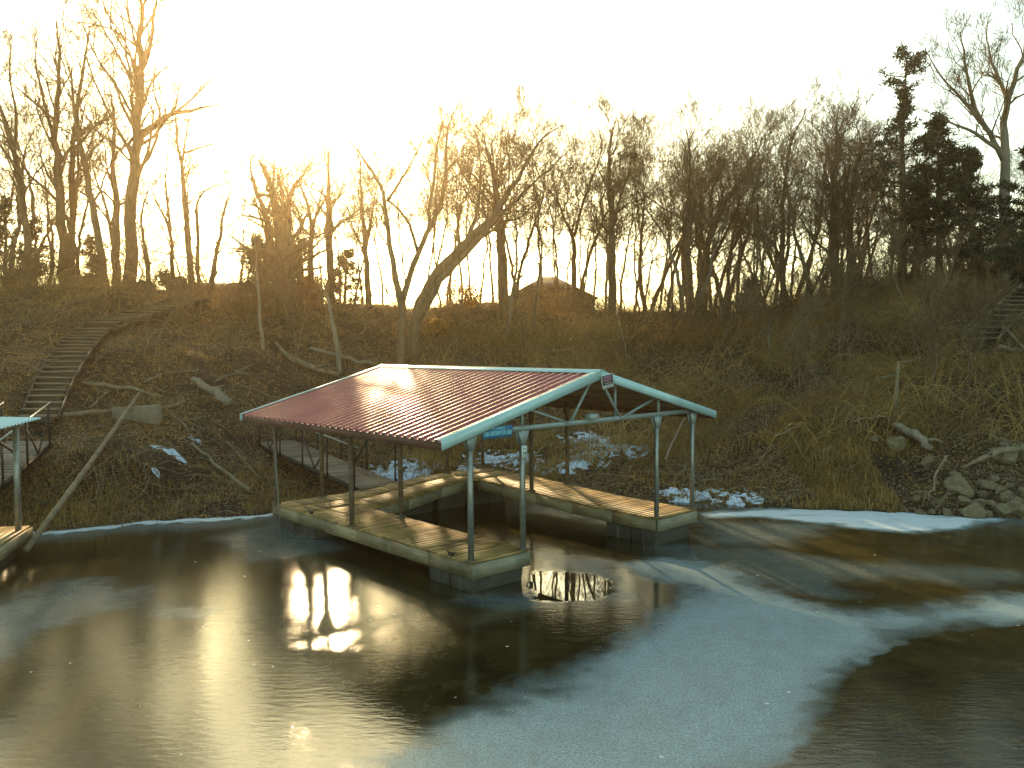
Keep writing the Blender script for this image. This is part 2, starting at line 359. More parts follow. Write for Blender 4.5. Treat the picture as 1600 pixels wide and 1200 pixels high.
wv = N(t, 'VectorMath', operation='ADD'); nz_ = N(t, 'TexNoise'); nz_.inputs['Scale'].default_value = 1.1; nz_.inputs['Detail'].default_value = 5; t.links.new(ob, nz_.inputs['Vector']); t.links.new(ob, wv.inputs[0]); t.links.new(nz_.outputs['Color'], wv.inputs[1]); t.links.new(wv.outputs[0], vc.inputs['Vector'])
crk = math_(t, 'MULTIPLY', math_(t, 'LESS_THAN', vc.outputs['Distance'], .004), ramp(t, [(.45, (0, 0, 0)), (.55, (1, 1, 1))], noise(t, ob, .5, 3, .5)))
dark = mixc(t, math_(t, 'MULTIPLY', crk, .06), dark, (.35, .36, .30))
fcol = ramp(t, [(.3, (.24, .34, .36)), (.7, (.39, .53, .56))], noise(t, ob, 1.4, 9, .78))
fcol = mixc(t, ramp(t, [(.40, (1, 1, 1)), (.56, (0, 0, 0))], noise(t, ob, 34, 4, .75)), fcol, (.16, .21, .21)); base = mixc(t, f2, dark, fcol)
sn_ = N(t, 'Clamp'); t.links.new(math_(t, 'MULTIPLY', math_(t, 'SUBTRACT', math_(t, 'MULTIPLY', fr, math_(t, 'MULTIPLY_ADD', noise(t, ob, 1.2, 7, .75, (.5, 2.5, 1)), .9, .5)), 1.12), 4), sn_.inputs[0]); base = mixc(t, sn_.outputs[0], base, (.66, .76, .80))
# chips of white ice and blown leaves frozen into the surface
vo = N(t, 'TexVoronoi'); vo.inputs['Scale'].default_value = 3.2; t.links.new(ob, vo.inputs['Vector'])
sc = N(t, 'SeparateColor'); t.links.new(vo.outputs['Color'], sc.inputs[0])
chip = math_(t, 'MULTIPLY', math_(t, 'LESS_THAN', vo.outputs['Distance'], math_(t, 'MULTIPLY', sc.outputs[1], .10)), math_(t, 'GREATER_THAN', sc.outputs[0], .72))
chip = math_(t, 'MULTIPLY', chip, math_(t, 'SUBTRACT', 1.0, po))
base = mixc(t, chip, base, (.62, .6, .5))
t.links.new(base, b.inputs['Base Color'])
rg = math_(t, 'MULTIPLY_ADD', mott, .05, .008); rg = math_(t, 'MULTIPLY_ADD', attr('grain'), .095, rg)
rg = math_(t, 'MULTIPLY_ADD', f2, .42, rg); rg = math_(t, 'MULTIPLY_ADD', fi, .02, rg)
rg = math_(t, 'MULTIPLY', rg, math_(t, 'MULTIPLY_ADD', po, -.93, 1.0)); t.links.new(rg, b.inputs['Roughness'])
b.inputs['IOR'].default_value = 1.38
rip = noise(t, ob, 4.5, 3, .6, (1, 2.6, 1)); hh = math_(t, 'ADD', math_(t, 'MULTIPLY', n_g, .22), math_(t, 'MULTIPLY', rip, .78)); hh = math_(t, 'MULTIPLY_ADD', noise(t, ob, 60, 2, .6), math_(t, 'MULTIPLY_ADD', attr('grain'), .22, .07), hh)
hh = math_(t, 'MULTIPLY', hh, math_(t, 'MULTIPLY_ADD', po, -.97, 1.0)); bump(t, b, hh, .19, .02)

# ---------------------------------------------------------------- the boat dock (local x across the gable, local y front to back)
DO, DROT = (-.70, 14.02, 0), math.pi/2-.833
TILT = .0124
L_, Wd, FW, ZD = 7.44, 6.56, 1.36, .56
dock = empty('boat_dock', DO, (0, -TILT, DROT))
tag(dock, 'covered boat dock with a maroon ribbed metal roof over a U-shaped plank deck', 'boat dock')
DM = Matrix.Translation(DO) @ Matrix.Rotation(DROT, 4, 'Z') @ Matrix.Rotation(-TILT, 4, 'Y')
def flex(x, y):
    return .15*float(sst(np.array(x), 1.6, 5.0))*float(sst(np.array(y), 1.2, 6.3))
def flexv(mb):
    for v in mb.v:
        v[:, 2] += .15*sst(v[:, 0], 1.6, 5.0)*sst(v[:, 1], 1.2, 6.3)
    return mb
def planks_across(x0, x1, y0, y1, w=.14, gap=.012, th_=.035):
    mb = MB(); y = y0
    while y < y1-.02:
        e = min(w, y1-y)-gap; j = R.uniform(-.008, .008); dz = R.uniform(-.004, .004)
        nseg = 1
        mb.box(((x0+x1)/2+j, y+e/2, ZD-th_/2+dz), (x1-x0, e, th_)); y += w
    return mb
flexv(planks_across(0, FW, .0, 5.9)).build('finger_deck', M['deck_x'], dock)
flexv(planks_across(Wd-1.42, Wd, .0, 5.9)).build('finger_deck', M['deck_x'], dock)
def innery(x): return 5.23+(6.27-5.23)*(x-FW)/(Wd-1.42-FW)
mb = MB(); x = 0.0
while x < Wd-.02:
    e = min(.14, Wd-x)-.012; y0 = 5.905 if (x < FW or x+e > Wd-1.42) else innery(x+e/2)
    z = ZD+R.uniform(-.004, .004)
    n = 3; ys = np.linspace(y0, L_, n)
    for i in range(n-1):
        mb.poly([(x, ys[i], z-.035), (x+e, ys[i], z-.035), (x+e, ys[i+1], z-.035), (x, ys[i+1], z-.035), (x, ys[i], z), (x+e, ys[i], z), (x+e, ys[i+1], z), (x, ys[i+1], z)])
    x += .14
flexv(mb).build('walkway_deck', M['deck_y'], dock)
# frame boards under the deck edge
FH = .25
def fascia(pts, material):
    mb = MB()
    for a, b_ in zip(pts[:-1], pts[1:]):
        n = max(1, int(math.dist(a, b_)/1.2)); A = np.array(a, float); B = np.array(b_, float)
        for i in range(n):
            p, q = A+(B-A)*i/n, A+(B-A)*(i+1)/n
            d = (q-p)/np.linalg.norm(q-p)*.001
            mb.bar((*(p+d), ZD-.04-FH/2), (*(q-d), ZD-.04-FH/2), .045, FH)
    return flexv(mb).build('frame_board', material, dock)
o_ = .022
fascia([(o_, 0.02), (o_, L_)], M['fascia']); fascia([(Wd-o_, .02), (Wd-o_, L_)], M['fascia'])
fascia([(0, -o_), (FW, -o_)], M['fascia_b']); fascia([(Wd-1.42, -o_), (Wd, -o_)], M['fascia_b'])
fascia([(0, L_+o_), (Wd, L_+o_)], M['fascia_b'])
fascia([(FW-o_, .02), (FW-o_, 5.2)], M['fascia']); fascia([(Wd-1.42+o_, .02), (Wd-1.42+o_, 6.2)], M['fascia'])
fascia([(FW, 5.23+o_), (Wd-1.42, 6.27+o_)], M['fascia_b'])
# float tubs
def tub(x0, x1, y0, y1):
    mb = MB(); cx, cy = (x0+x1)/2, (y0+y1)/2; z0, z1 = -.14, .285+flex(cx, cy)
    n = 9; xs, ys = (x1-x0)/2, (y1-y0)/2
    mb.poly([(cx-xs*.93, cy-ys*.93, z0), (cx+xs*.93, cy-ys*.93, z0), (cx+xs*.93, cy+ys*.93, z0), (cx-xs*.93, cy+ys*.93, z0),
             (cx-xs, cy-ys, z1-.05), (cx+xs, cy-ys, z1-.05), (cx+xs, cy+ys, z1-.05), (cx-xs, cy+ys, z1-.05)])
    mb.box((cx, cy, z1-.024), (x1-x0+.03, y1-y0+.03, .046))
    for sx in (-1, 1):
        mb.box((cx+sx*(xs-.012), cy, .02), (.035, .05, .46))
    for sy in (-1, 1):
        mb.box((cx, cy+sy*(ys-.012), .02), (.05, .035, .46))
    o = mb.build('float_tub', M['float'], dock)
    bv = o.modifiers.new('bevel', 'BEVEL'); bv.width = .012; bv.segments = 2
    return o
for y0 in (.08, .72): tub(.06, FW-.06, y0, y0+.60)
for y0 in (5.6, 6.55): tub(.06, 1.28, y0, y0+.82)
for y0 in (.08, .8): tub(Wd-1.36, Wd-.06, y0, y0+.68)
for x0 in (1.9, 3.0, 4.1): tub(x0, x0+.95, 6.35, 7.35)
tub(Wd-1.3, Wd-.1, 6.3, 7.3)
# posts with gusset plates
CH = 2.20    # chord height above the deck
posts = {}
for yy in (.06, 3.96, 7.38):
    for k, xx in enumerate((.05, FW-.08, Wd-1.42+.08, Wd-.05)):
        mb = MB(); zb = ZD+flex(xx, yy); mb.box((xx, yy, (zb+.02+ZD+CH)/2), (.075, .075, ZD+CH-zb-.02))
        o = mb.build('post', M['steel'] if yy < 1 else M['rust'], dock); posts[(k, yy)] = o
        bp = MB(); bp.box((xx, yy, zb+.012), (.16, .16, .02)); bp.build('foot_plate', M['rust'], o)
        g = MB(); zz = ZD+CH
        for dy in (-.045, .045):
            g.poly([(xx-.05, yy+dy-.004, zz-.26), (xx+.05, yy+dy-.004, zz-.26), (xx+.05, yy+dy+.004, zz-.26), (xx-.05, yy+dy+.004, zz-.26),
                    (xx-.14, yy+dy-.004, zz-.02), (xx+.14, yy+dy-.004, zz-.02), (xx+.14, yy+dy+.004, zz-.02), (xx-.14, yy+dy+.004, zz-.02)])
        g.build('gusset_plate', M['trusspaint'] if yy < 1 else M['rust'], o)
# trusses
SL = (3.76-2.72)/(Wd/2+.65)
def rz(x, off=0.0): return 3.745+off-SL*abs(x-Wd/2)
for yy in (.06, 3.96, 7.38):
    mb = MB(); zc = ZD+CH+.03
    def st(a, b_, w=.055): mb.bar((a[0], yy, a[1]), (b_[0], yy, b_[1]), .05, w, (0, 1, 0)) if False else mb.bar((a[0], yy, a[1]), (b_[0], yy, b_[1]), .05, w)
    st((0, zc), (Wd, zc), .085)
    st((-.5, rz(-.5, -.07)), (Wd/2, rz(Wd/2, -.07)), .07); st((Wd+.5, rz(Wd+.5, -.07)), (Wd/2, rz(Wd/2, -.07)), .07)
    c = Wd/2
    for s_ in (-1, 1):
        mb.bar((c+s_*.1, yy, rz(c, -.1)), (c+s_*.74, yy, zc), .045, .05, (0, 1, 0)); mb.bar((c+s_*.78, yy+.002, zc), (c+s_*1.92, yy+.002, rz(c+1.92, -.08)), .045, .06, (0, 1, 0))
        mb.bar((c+s_*2.0, yy, zc), (c+s_*2.0, yy, rz(c+2, -.08)), .045, .05, (0, 1, 0))
        mb.bar((c+s_*3.2, yy, zc), (c+s_*3.2, yy, rz(c+3.2, -.08)), .045, .05, (0, 1, 0))
    mb.bar((c+.62, yy+.03, zc), (c+.62, yy+.03, rz(c+.62, -.08)), .04, .05, (0, 1, 0))
    mb.build('roof_truss', M['trusspaint'] if yy < 1 else M['rust'], dock)
jb = MB(); jb.box((3.12, .02, ZD+CH+.12), (.25, .16, .10)); jb.box((3.12, .02, ZD+CH+.178), (.17, .12, .014))
jbo = jb.build('junction_box', M['trusspaint'], dock); bv = jbo.modifiers.new('bevel', 'BEVEL'); bv.width = .012
# purlins
for xx in (-.4, .55, 1.5, 2.5, 4.06, 5.06, 6.0, 6.95):
    mb = MB(); mb.bar((xx, 0.0, rz(xx, -.045)), (xx, 7.62, rz(xx, -.045)), .04, .035); mb.build('purlin', M['rust'], dock)
# ribbed roof sheets
def roof_side(sgn):
    mb = MB(); xe = Wd/2 + sgn*(Wd/2+.65); y0, y1 = -.06, 7.66; pitch = .2255; n = int((y1-y0)/pitch)
    prof = []
    y = y0
    for i in range(n):
        prof += [(y, 0), (y+.115, 0), (y+.130, .036), (y+.190, .036), (y+.205, 0)]; y += pitch
    prof.append((y1, 0)); rows = []
    fr = (0, .33, .66, 1)
    for f in fr:
        x = Wd/2+sgn*.02 + (xe-Wd/2-sgn*.02)*f
        rows.append([(x, p, rz(x)+h-.010*math.sin(f*math.pi)) for p, h in prof])
    V = np.array(rows); a, b_ = V.shape[:2]; top = V.reshape(-1, 3); bot = top-np.array([0, 0, .004])
    i, j = np.meshgrid(np.arange(a-1), np.arange(b_-1), indexing='ij')
    q = np.stack([i*b_+j, i*b_+j+1, (i+1)*b_+j+1, (i+1)*b_+j], -1).reshape(-1, 4)
    if sgn > 0: q = q[:, ::-1]
    mb.add(top, q[:, ::-1]); o = mb.build('roof_panel', M['roof'], dock)
    m2 = MB(); m2.add(bot, q); m2.build('underside', M['under'], o); return o
rfL, rfR = roof_side(-1), roof_side(1)
def trimbar(a, b_, w, h, name, par=dock, m_=None):
    mb = MB(); mb.bar(a, b_, w, h); o = mb.build(name, m_ or M['trim'], par); return o
for yy, s_ in ((-.085, -1), (7.685, 1)):
    for sg in (-1, 1):
        xe = Wd/2+sg*(Wd/2+.67); mb = MB()
        x0 = Wd/2+sg*.004
        # L-shaped flashing: face down the gable, lip over the panel edge
        f0, f1 = rz(x0, .045), rz(xe, .045)
        yA, yB = sorted((yy, yy+s_*.012))
        mb.poly([(x0, yA, f0-.17), (xe, yA, f1-.17), (xe, yB, f1-.17), (x0, yB, f0-.17), (x0, yA, f0), (xe, yA, f1), (xe, yB, f1), (x0, yB, f0)])
        yC, yD = sorted((yy, yy-s_*.11))
        mb.poly([(x0, yC, f0-.006), (xe, yC, f1-.006), (xe, yD, f1-.006), (x0, yD, f0-.006), (x0, yC, f0+.004), (xe, yC, f1+.004), (xe, yD, f1+.004), (x0, yD, f0+.004)])
        mb.build('rake_trim', M['trim'], dock)
mb = MB()
for sg in (-1, 1):
    c = Wd/2; z0, z1 = rz(c, .065), rz(c+.17, .045)
    mb.poly([(c, -.12, z0-.006), (c+sg*.17, -.12, z1-.006), (c+sg*.17, 7.72, z1-.006), (c, 7.72, z0-.006), (c, -.12, z0), (c+sg*.17, -.12, z1), (c+sg*.17, 7.72, z1), (c, 7.72, z0)])
mb.build('ridge_cap', M['trim'], dock)
M['eave'] = wood('reddish_eave_board', (.10, .045, .03), (.18, .085, .055), (.26, .14, .09), 1)
for sg in (-1, 1):
    xe = Wd/2+sg*(Wd/2+.60); mb = MB()
    for i in range(3): mb.bar((xe, -.06+i*2.57, rz(xe, -.085)), (xe, -.06+(i+1)*2.57-.004, rz(xe, -.085)), .04, .14)
    mb.build('eave_board', M['eave'], dock)
# cleats and a cable
for yy in (.62, 5.7):
    mb = MB(); zz = ZD+.03
    mb.tubes([(.05, yy-.12, zz+.04), (.05, yy-.05, zz+.02), (.05, yy+.05, zz+.02), (.05, yy+.12, zz+.04)], [.013, .018, .018, .013], 6)
    mb.box((.05, yy, zz-.01), (.05, .11, .05)); mb.build('cleat', M['black'], dock)
mb = MB(); mb.tubes([(-.05, 7.2, 2.55), (-.16, 6.9, 1.2), (-.25, 6.6, -.1)], [.012]*3, 5); mb.build('mooring_cable', M['steel'], dock)
mb = MB(); mb.tubes([(Wd+.02, .9, 2.65), (Wd+.4, 2.2, 1.2), (Wd+.6, 2.8, .1)], [.02]*3, 5); mb.build('mooring_cable', M['rust'], dock)

def dockpt(x, y, z): return DM @ Vector((x, y, z))
# signs (screwed to the front truss and the second post)
def text(s, size, loc, mat_, parent, ext=.001, sx=1.0):
    cu = bpy.data.curves.new('lettering', 'FONT'); cu.body = s; cu.size = size; cu.extrude = ext; cu.align_x = 'CENTER'; cu.align_y = 'CENTER'
    cu.offset = size*.012; cu.materials.append(mat_); tmp = bpy.data.objects.new('lettering', cu); COL.objects.link(tmp); bpy.context.view_layer.update(); me = bpy.data.meshes.new_from_object(tmp.evaluated_get(bpy.context.evaluated_depsgraph_get())); bpy.data.objects.remove(tmp)
    o = bpy.data.objects.new('lettering', me); COL.objects.link(o)
    o.parent = parent; o.location = loc; o.rotation_euler = (math.pi/2, 0, 0); o.scale = (sx, 1, 1); return o
def sign(name, x, y, z, w, h, mat_, roll=0):
    o = empty(name); o.matrix_world = DM @ Matrix.Translation((x, y, z)) @ Matrix.Rotation(roll, 4, 'Y')
    mb = MB(); mb.box((0, 0, 0), (w, .008, h)); p = mb.build('sign_board', mat_, o); return o
s1_ = sign('address_sign', .64, .0, ZD+CH+.015, .70, .21, M['sblue'])
text('THE HARBOR', .055, (0, -.006, .068), M['scyan'], s1_)
text('3206 LAKEVIEW DR. 6500', .105, (0, -.006, -.022), M['scyan'], s1_, sx=.56)
tag(s1_, 'blue house-address sign with pale cyan letters hung under the front truss', 'sign')
s2_ = sign('warning_sign', 3.43, -.125, 3.57, .34, .27, M['swhite'], -.14)
mb = MB(); mb.box((0, -.006, .03), (.31, .004, .19)); mb.build('printed_panel', M['sblack'], s2_)
text('PRIVATE', .075, (0, -.009, .08), M['spink'], s2_, sx=.8); text('PROPERTY', .07, (0, -.009, .02), M['spink'], s2_, sx=.72); text('NO TRESPASSING', .03, (0, -.009, -.035), M['swhite'], s2_, sx=.95)
tag(s2_, 'small black and pink warning sign reading PRIVATE PROPERTY, tilted at the gable peak', 'sign')
s3_ = sign('slip_number_sign', FW-.08, .0, ZD+CH-.40, .13, .23, M['swhite'])
text('SLIP', .05, (0, -.006, .06), M['trusspaint'], s3_, sx=.9); text('104', .07, (0, -.006, -.02), M['sblack'], s3_, sx=.8)
tag(s3_, 'small white numbered notice fixed near the top of a front dock post', 'sign')

# ---------------------------------------------------------------- gangways
def gangway(name, A, B, width, zoff, n_posts, label, ph=1.05, sides=(-1, 1), sag=0):
    A, B = np.array(A, float), np.array(B, float); d = B-A; L = np.linalg.norm(d); root = empty(name, tuple(A))
    u = d/L; s = np.cross(u, (0, 0, 1)); s /= np.linalg.norm(s); up = np.cross(s, u)
    rot = np.stack([s, u, up], 1); mb = MB(); n = int(L/.15)
    for i in range(n):
        mb.box(u*(i+.5)*L/n, (width, L/n-.014, .035), rot)
    mb.build('plank_deck', M['plank_grey'], root)
    for sd in sides:
        mb = MB(); mb.bar(s*sd*(width/2-.02)-up*.09, d+s*sd*(width/2-.02)-up*.09, .05, .13, up); mb.build('side_beam', M['black'], root)
        rr = MB(); o0 = s*sd*(width/2+.02)
        rr.tubes([o0+np.array([0, 0, ph])+u*L*.02, o0+u*L/2+np.array([0, 0, ph]), o0+d*.98+np.array([0, 0, ph])], [.024]*3, 6)
        rl = rr.build('handrail', M['steel'], root)
        prev = None
        for i in range(n_posts):
            p = o0+d*(.05+.9*i/(n_posts-1)); q = MB(); q.bar(p-up*.1, p+np.array([0, 0, ph]), .04, .04, (1, 0, 0)); q.build('rail_post', M['black'], root)
            if prev is not None and i % 2 == 1:
                q = MB(); mid = (p+prev)/2; q.bar(mid, p+np.array([0, 0, ph*.8]), .03, .03); q.bar(mid+.002, prev+np.array([0, 0, ph*.8]), .03, .03); q.build('brace', M['black'], root)
            prev = p
    tag(root, label, 'gangway'); return root
gA = gp(597, 762, .62); gB = hit(455, 690, 23); gB = at(428, 689, 26.6)
gangway('gangway', gB, (gA[0], gA[1], .64), 1.2, 0, 5, 'grey plank gangway with dark steel railings sloping from the bank to the covered dock')
lb = at(46, 690, 21.3)
gangway('gangway', lb, at(-90, 800, 17.8), 1.15, 0, 4, 'grey plank gangway with rusty railings at the foot of the wooden hillside stairs')

# ---------------------------------------------------------------- neighbouring dock corner at the left
nd = empty('boat_dock', (-9.83, 15.95, 0), (0, 0, math.radians(14)))
tag(nd, 'corner of a neighbouring dock with a pale flat metal roof and yellow wood deck, leftmost', 'boat dock')
mb = MB()
for i in range(16): mb.box((-.07-.14*i, .1, .53), (.128, 2.2, .035))
mb.build('deck', M['deck_y'], nd)
mb = MB(); mb.bar((-2.6, -1.02, .39), (.02, -1.02, .39), .045, .24); mb.bar((.025, -1.0, .39), (.025, 1.2, .39), .045, .24); mb.build('frame_board', M['fascia'], nd)
mb = MB(); mb.box((-1.0, 0, .06), (1.7, 1.6, .42)); o = mb.build('float_tub', M['float'], nd)
mb = MB(); mb.box((-.10, .8, 1.63), (.10, .10, 2.18)); mb.build('post', M['steel'], nd)
mb = MB(); mb.bar((-.10, .8, 2.1), (-.8, .8, 2.68), .04, .05, (0, 1, 0)); mb.build('brace', M['black'], nd)
mb = MB()
prof = []
for i in range(14): y = -1.1+i*.2; prof += [(y, 0), (y+.11, 0), (y+.13, .03), (y+.17, .03), (y+.19, 0)]
V = np.array([[(x, p, 2.76+h+.06*x*-.6) for p, h in prof] for x in (.12, -1.5, -4)]); a, b_ = V.shape[:2]
i, j = np.meshgrid(np.arange(a-1), np.arange(b_-1), indexing='ij'); q = np.stack([i*b_+j, (i+1)*b_+j, (i+1)*b_+j+1, i*b_+j+1], -1).reshape(-1, 4)
mb.add(V.reshape(-1, 3), q[:, ::-1]); mb.build('roof_panel', M['trim'], nd)
mb = MB(); mb.bar((.1, -1.08, 2.72), (-4, -1.08, 2.88), .04, .06); mb.build('eave_beam', M['steel'], nd)
mb = MB(); mb.bar((-4, .8, 2.75), (.05, .8, 2.70), .05, .06); mb.build('roof_beam', M['steel'], nd)
# standing-off pole
pa = at(40, 860, 16.4); pb = hit(218, 640)+np.array([0, 0, .5])
mb = MB(); ts = np.linspace(0, 1, 7); P = pa[None]+(pb-pa)[None]*ts[:, None]; P[:, 2] = np.maximum(P[:, 2]-np.sin(ts*math.pi)*.05, terrain(P[:, 0], P[:, 1])+.08)
mb.tubes(P, [.065, .066, .066, .06, .062, .06, .05], 10); tag(mb.build('mooring_pole', M['log'], smooth=True), 'long weathered pole leaning from the left dock up to the concrete block', 'pole')
# concrete block the pole leans on
cb = hit(213, 652); mb = MB(); rr = np.random.default_rng(4)
ring = [(-.66, -.2), (-.2, -.26), (.3, -.24), (.68, -.2), (.66, .3), (-.6, .3)]
mb.poly([(x+rr.uniform(-.05, .05), y, -.25+rr.uniform(-.05, .05)) for x, y in ring]+[(x*.97+rr.uniform(-.03, .03), y*.95, .32+rr.uniform(-.04, .04)) for x, y in ring])
cbo = mb.build('concrete_block', M['concrete']); cbo.location = tuple(cb); cbo.rotation_euler = (0, -.05, .1); bv = cbo.modifiers.new('bevel', 'BEVEL'); bv.width = .03; bv.segments = 2
tag(cbo, 'broken concrete block half buried on the left bank under the pole', 'block')

# ---------------------------------------------------------------- hillside stairs
def stairs(name, pts, width, label, n, rails=False, lift=.3, opened=False, plate=None):
    P = [hit(*p) for p in pts]; P = np.array(P); seg = np.r_[0, np.cumsum(np.linalg.norm(np.diff(P, axis=0), axis=1))]
    root = empty(name, tuple(P[0])); O = P[0]; S = np.linspace(0, seg[-1], n); xs = [np.interp(S, seg, P[:, k]) for k in range(3)]
    C = np.stack(xs, 1)-O; C[:, 2] += lift; C[:, 2] = np.maximum.accumulate(C[:, 2]+np.arange(n)*1e-3)
    W_ = width if np.ndim(width) else [width]*n
    for i in range(n):
        w = np.interp(i, [0, n-1], [W_[0], W_[-1]])
        mb = MB(); rise = .15
        mb.box((0, 0, 0), (w, .15 if opened else .36, .05))
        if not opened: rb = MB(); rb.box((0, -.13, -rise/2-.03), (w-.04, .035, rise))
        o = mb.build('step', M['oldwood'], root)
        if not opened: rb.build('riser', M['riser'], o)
        o.location = tuple(C[i]); o.location = tuple(C[i]+[0, 0, R.uniform(-.01, .01)]); o.rotation_euler = (R.uniform(-.015, .015), R.uniform(-.02, .02), np.interp(i, [0, n-1], STA))
    for sd in (-1, 1):
        off = np.array([math.cos(STA[0]), math.sin(STA[0]), 0])*sd*(W_[0]/2+.02); offe = np.array([math.cos(STA[1]), math.sin(STA[1]), 0])*sd*(W_[-1]/2+.02)
        mb = MB()
        for i in range(0, n-2, 3):
            k = min(i+3, n-1); a_ = C[i]+off+(offe-off)*i/n-[0, 0, .08]; b__ = C[k]+off+(offe-off)*k/n-[0, 0, .08]
            mb.bar(a_, b__, .045, .2)
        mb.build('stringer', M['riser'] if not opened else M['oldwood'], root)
    if rails:
        mb = MB(); off = np.array([-1, 0, 0])*(W_[0]/2+.05)
        mb.tubes(np.array([C[0]+off+[0, 0, .1], C[n//2]+off+[0, 0, .35], C[-1]+off+[0, 0, .3]]), [.03]*3, 6); mb.build('handrail', M['log'], root)
    tag(root, label, 'stairs'); return root
STA = (.0, .12)
stairs('wooden_stairs', [(62, 668), (85, 610), (110, 565), (140, 530), (165, 515), (205, 507), (245, 492), (300, 478)], [1.0, 1.4], 'long weathered wooden stairs climbing the left hillside to the ridge', 30)
STA = (.05, .05)
stairs('wooden_stairs', [(1530, 548), (1555, 522), (1580, 498), (1612, 468), (1645, 438)], [1.25, 1.25], 'broken old wooden stairs with open treads high on the right hillside', 15, True, .42, opened=True)

# ---------------------------------------------------------------- tree grower
def grow_poly(p, d, L, n, wander, up, rg):
    pts = [p]; d = d/np.linalg.norm(d); st_ = L/(n-1)
    for i in range(n-1):
        d = d + rg.normal(0, wander, 3) + np.array([0, 0, up]); d /= np.linalg.norm(d); pts.append(pts[-1]+d*st_)
    return np.array(pts)
class Tree:
    def __init__(s, seed): s.rg = np.random.default_rng(seed); s.trunk = MB(); s.by = {}
    def put(s, pts, rad, k):
        s.by.setdefault((len(pts), k), []).append((pts, rad))
    def branch(s, p, d, L, r, lvl, spread=1.0, up=.1, dens=1.0):
        n = (7, 6, 5, 4, 3)[lvl]; pts = grow_poly(p, d, L, n, (.2, .26, .28, .28, .25)[lvl], up, s.rg)
        rad = np.linspace(r, max(r*.3, .0042), n); s.put(pts, rad, (6, 5, 4, 3, 3)[lvl])
        if lvl >= 4 or L < .25: return
        s.kids(pts, rad, L, lvl, spread, up, dens)
    def kids(s, pts, rad, L, lvl, spread, up, dens, t0=.22):
        m_ = int(round((7, 5, 5, 4)[lvl]*dens*s.rg.uniform(.8, 1.2))); n = len(pts)
        for q in range(m_):
            tt = t0+(1-t0)*(q+s.rg.uniform(.2, 1))/(m_+.2); tt = min(tt, .98); f = tt*(n-1); i = int(f); f -= i
            p = pts[i]*(1-f)+pts[min(i+1, n-1)]*f; T = pts[min(i+1, n-1)]-pts[i]; T = T/(np.linalg.norm(T)+1e-9)
            sd = s.rg.normal(0, 1, 3); sd -= T*(sd@T); sd /= np.linalg.norm(sd)
            ang = s.rg.uniform(.35, .8)*spread; d = T*math.cos(ang)+sd*math.sin(ang); d[2] += .13
            rr = (rad[i]*(1-f)+rad[min(i+1, n-1)]*f)
            s.branch(p, d, L*s.rg.uniform(.42, .72)*(1.15-.45*tt), max(rr*.52, .0052), lvl+1, spread, up, dens)
    def stem(s, pts, rad, dens=1.0, spread=1.0, limb=.36, up=.08, t0=.35, lv=0, sides=9, nlimb=13):
        pts = np.array(pts, float); seg = np.r_[0, np.cumsum(np.linalg.norm(np.diff(pts, axis=0), axis=1))]; n = max(8, len(pts)*3)
        S = np.linspace(0, seg[-1], n); P = np.stack([np.interp(S, seg, pts[:, k]) for k in range(3)], 1)
        P[1:-1] = (P[:-2]+P[2:]+2*P[1:-1])/4; P[1:-1] += s.rg.normal(0, seg[-1]*.003, (n-2, 3))
        rr = np.interp(S, np.linspace(0, seg[-1], len(rad)), rad); s.trunk.tubes(P, rr, sides)
        Ls = seg[-1]*limb
        for q in range(int(nlimb*dens)):
            tt = t0+(1-t0)*(q+s.rg.uniform(0, 1))/(nlimb*dens); f = tt*(n-1); i = min(int(f), n-2); p = P[i]+(P[i+1]-P[i])*(f-i)
            T = P[i+1]-P[i]; T /= np.linalg.norm(T); sd = s.rg.normal(0, 1, 3); sd -= T*(sd@T); sd /= np.linalg.norm(sd)
            ang = s.rg.uniform(.4, .9)*spread*(1.1-.4*tt); d = T*math.cos(ang)+sd*math.sin(ang)
            s.branch(p, d, Ls*s.rg.uniform(.7, 1.15)*(1.25-.75*tt), max(rr[i]*.38, .009), 1 if lv == 0 else lv, spread, up, 1.0)
    def build(s, root, bark=None, crown_mat=None):
        bark = bark or M['bark']
        s.trunk.build('trunk', bark, root, smooth=True); cr = MB()
        for (n, k), L in s.by.items():
            cr.tubes(np.array([a for a, _ in L]), np.array([b_ for _, b_ in L]), k, cap=False)
        cr.build('crown', crown_mat or M['twig'], root, smooth=True)

# hero trees, each laid out along its own depth
def px_tree(name, label, Y, stems, seed, bark=None, dy=0, **kw):
    base = at(*stems[0][0][0], Y); base[2] = min(base[2], th(base[0], Y)); root = empty(name, tuple(base)); T = Tree(seed)
    for st_ in stems:
        pts, rad = st_[0], st_[1]; k2 = dict(kw)
        if len(st_) > 2: k2.update(st_[2])
        n = len(pts); P = [at(x, y, Y+dy*(i/(n-1))+k2.get('d0', 0)) for i, (x, y) in enumerate(pts)]
        k2.pop('d0', None); k2['nlimb'] = int(k2.get('nlimb', 13)*(1.3 if k2.get('nlimb', 13) < 18 and not 430 < stems[0][0][0][0] < 700 else 1))
        if st_ is stems[0]: P[0] = base-np.array([0, 0, .25])
        T.stem(np.array(P)-base, rad, **k2)
    T.build(root, bark); tag(root, label, 'tree'); return root
sec = dict(t0=.15, nlimb=7, limb=.45, sides=6)
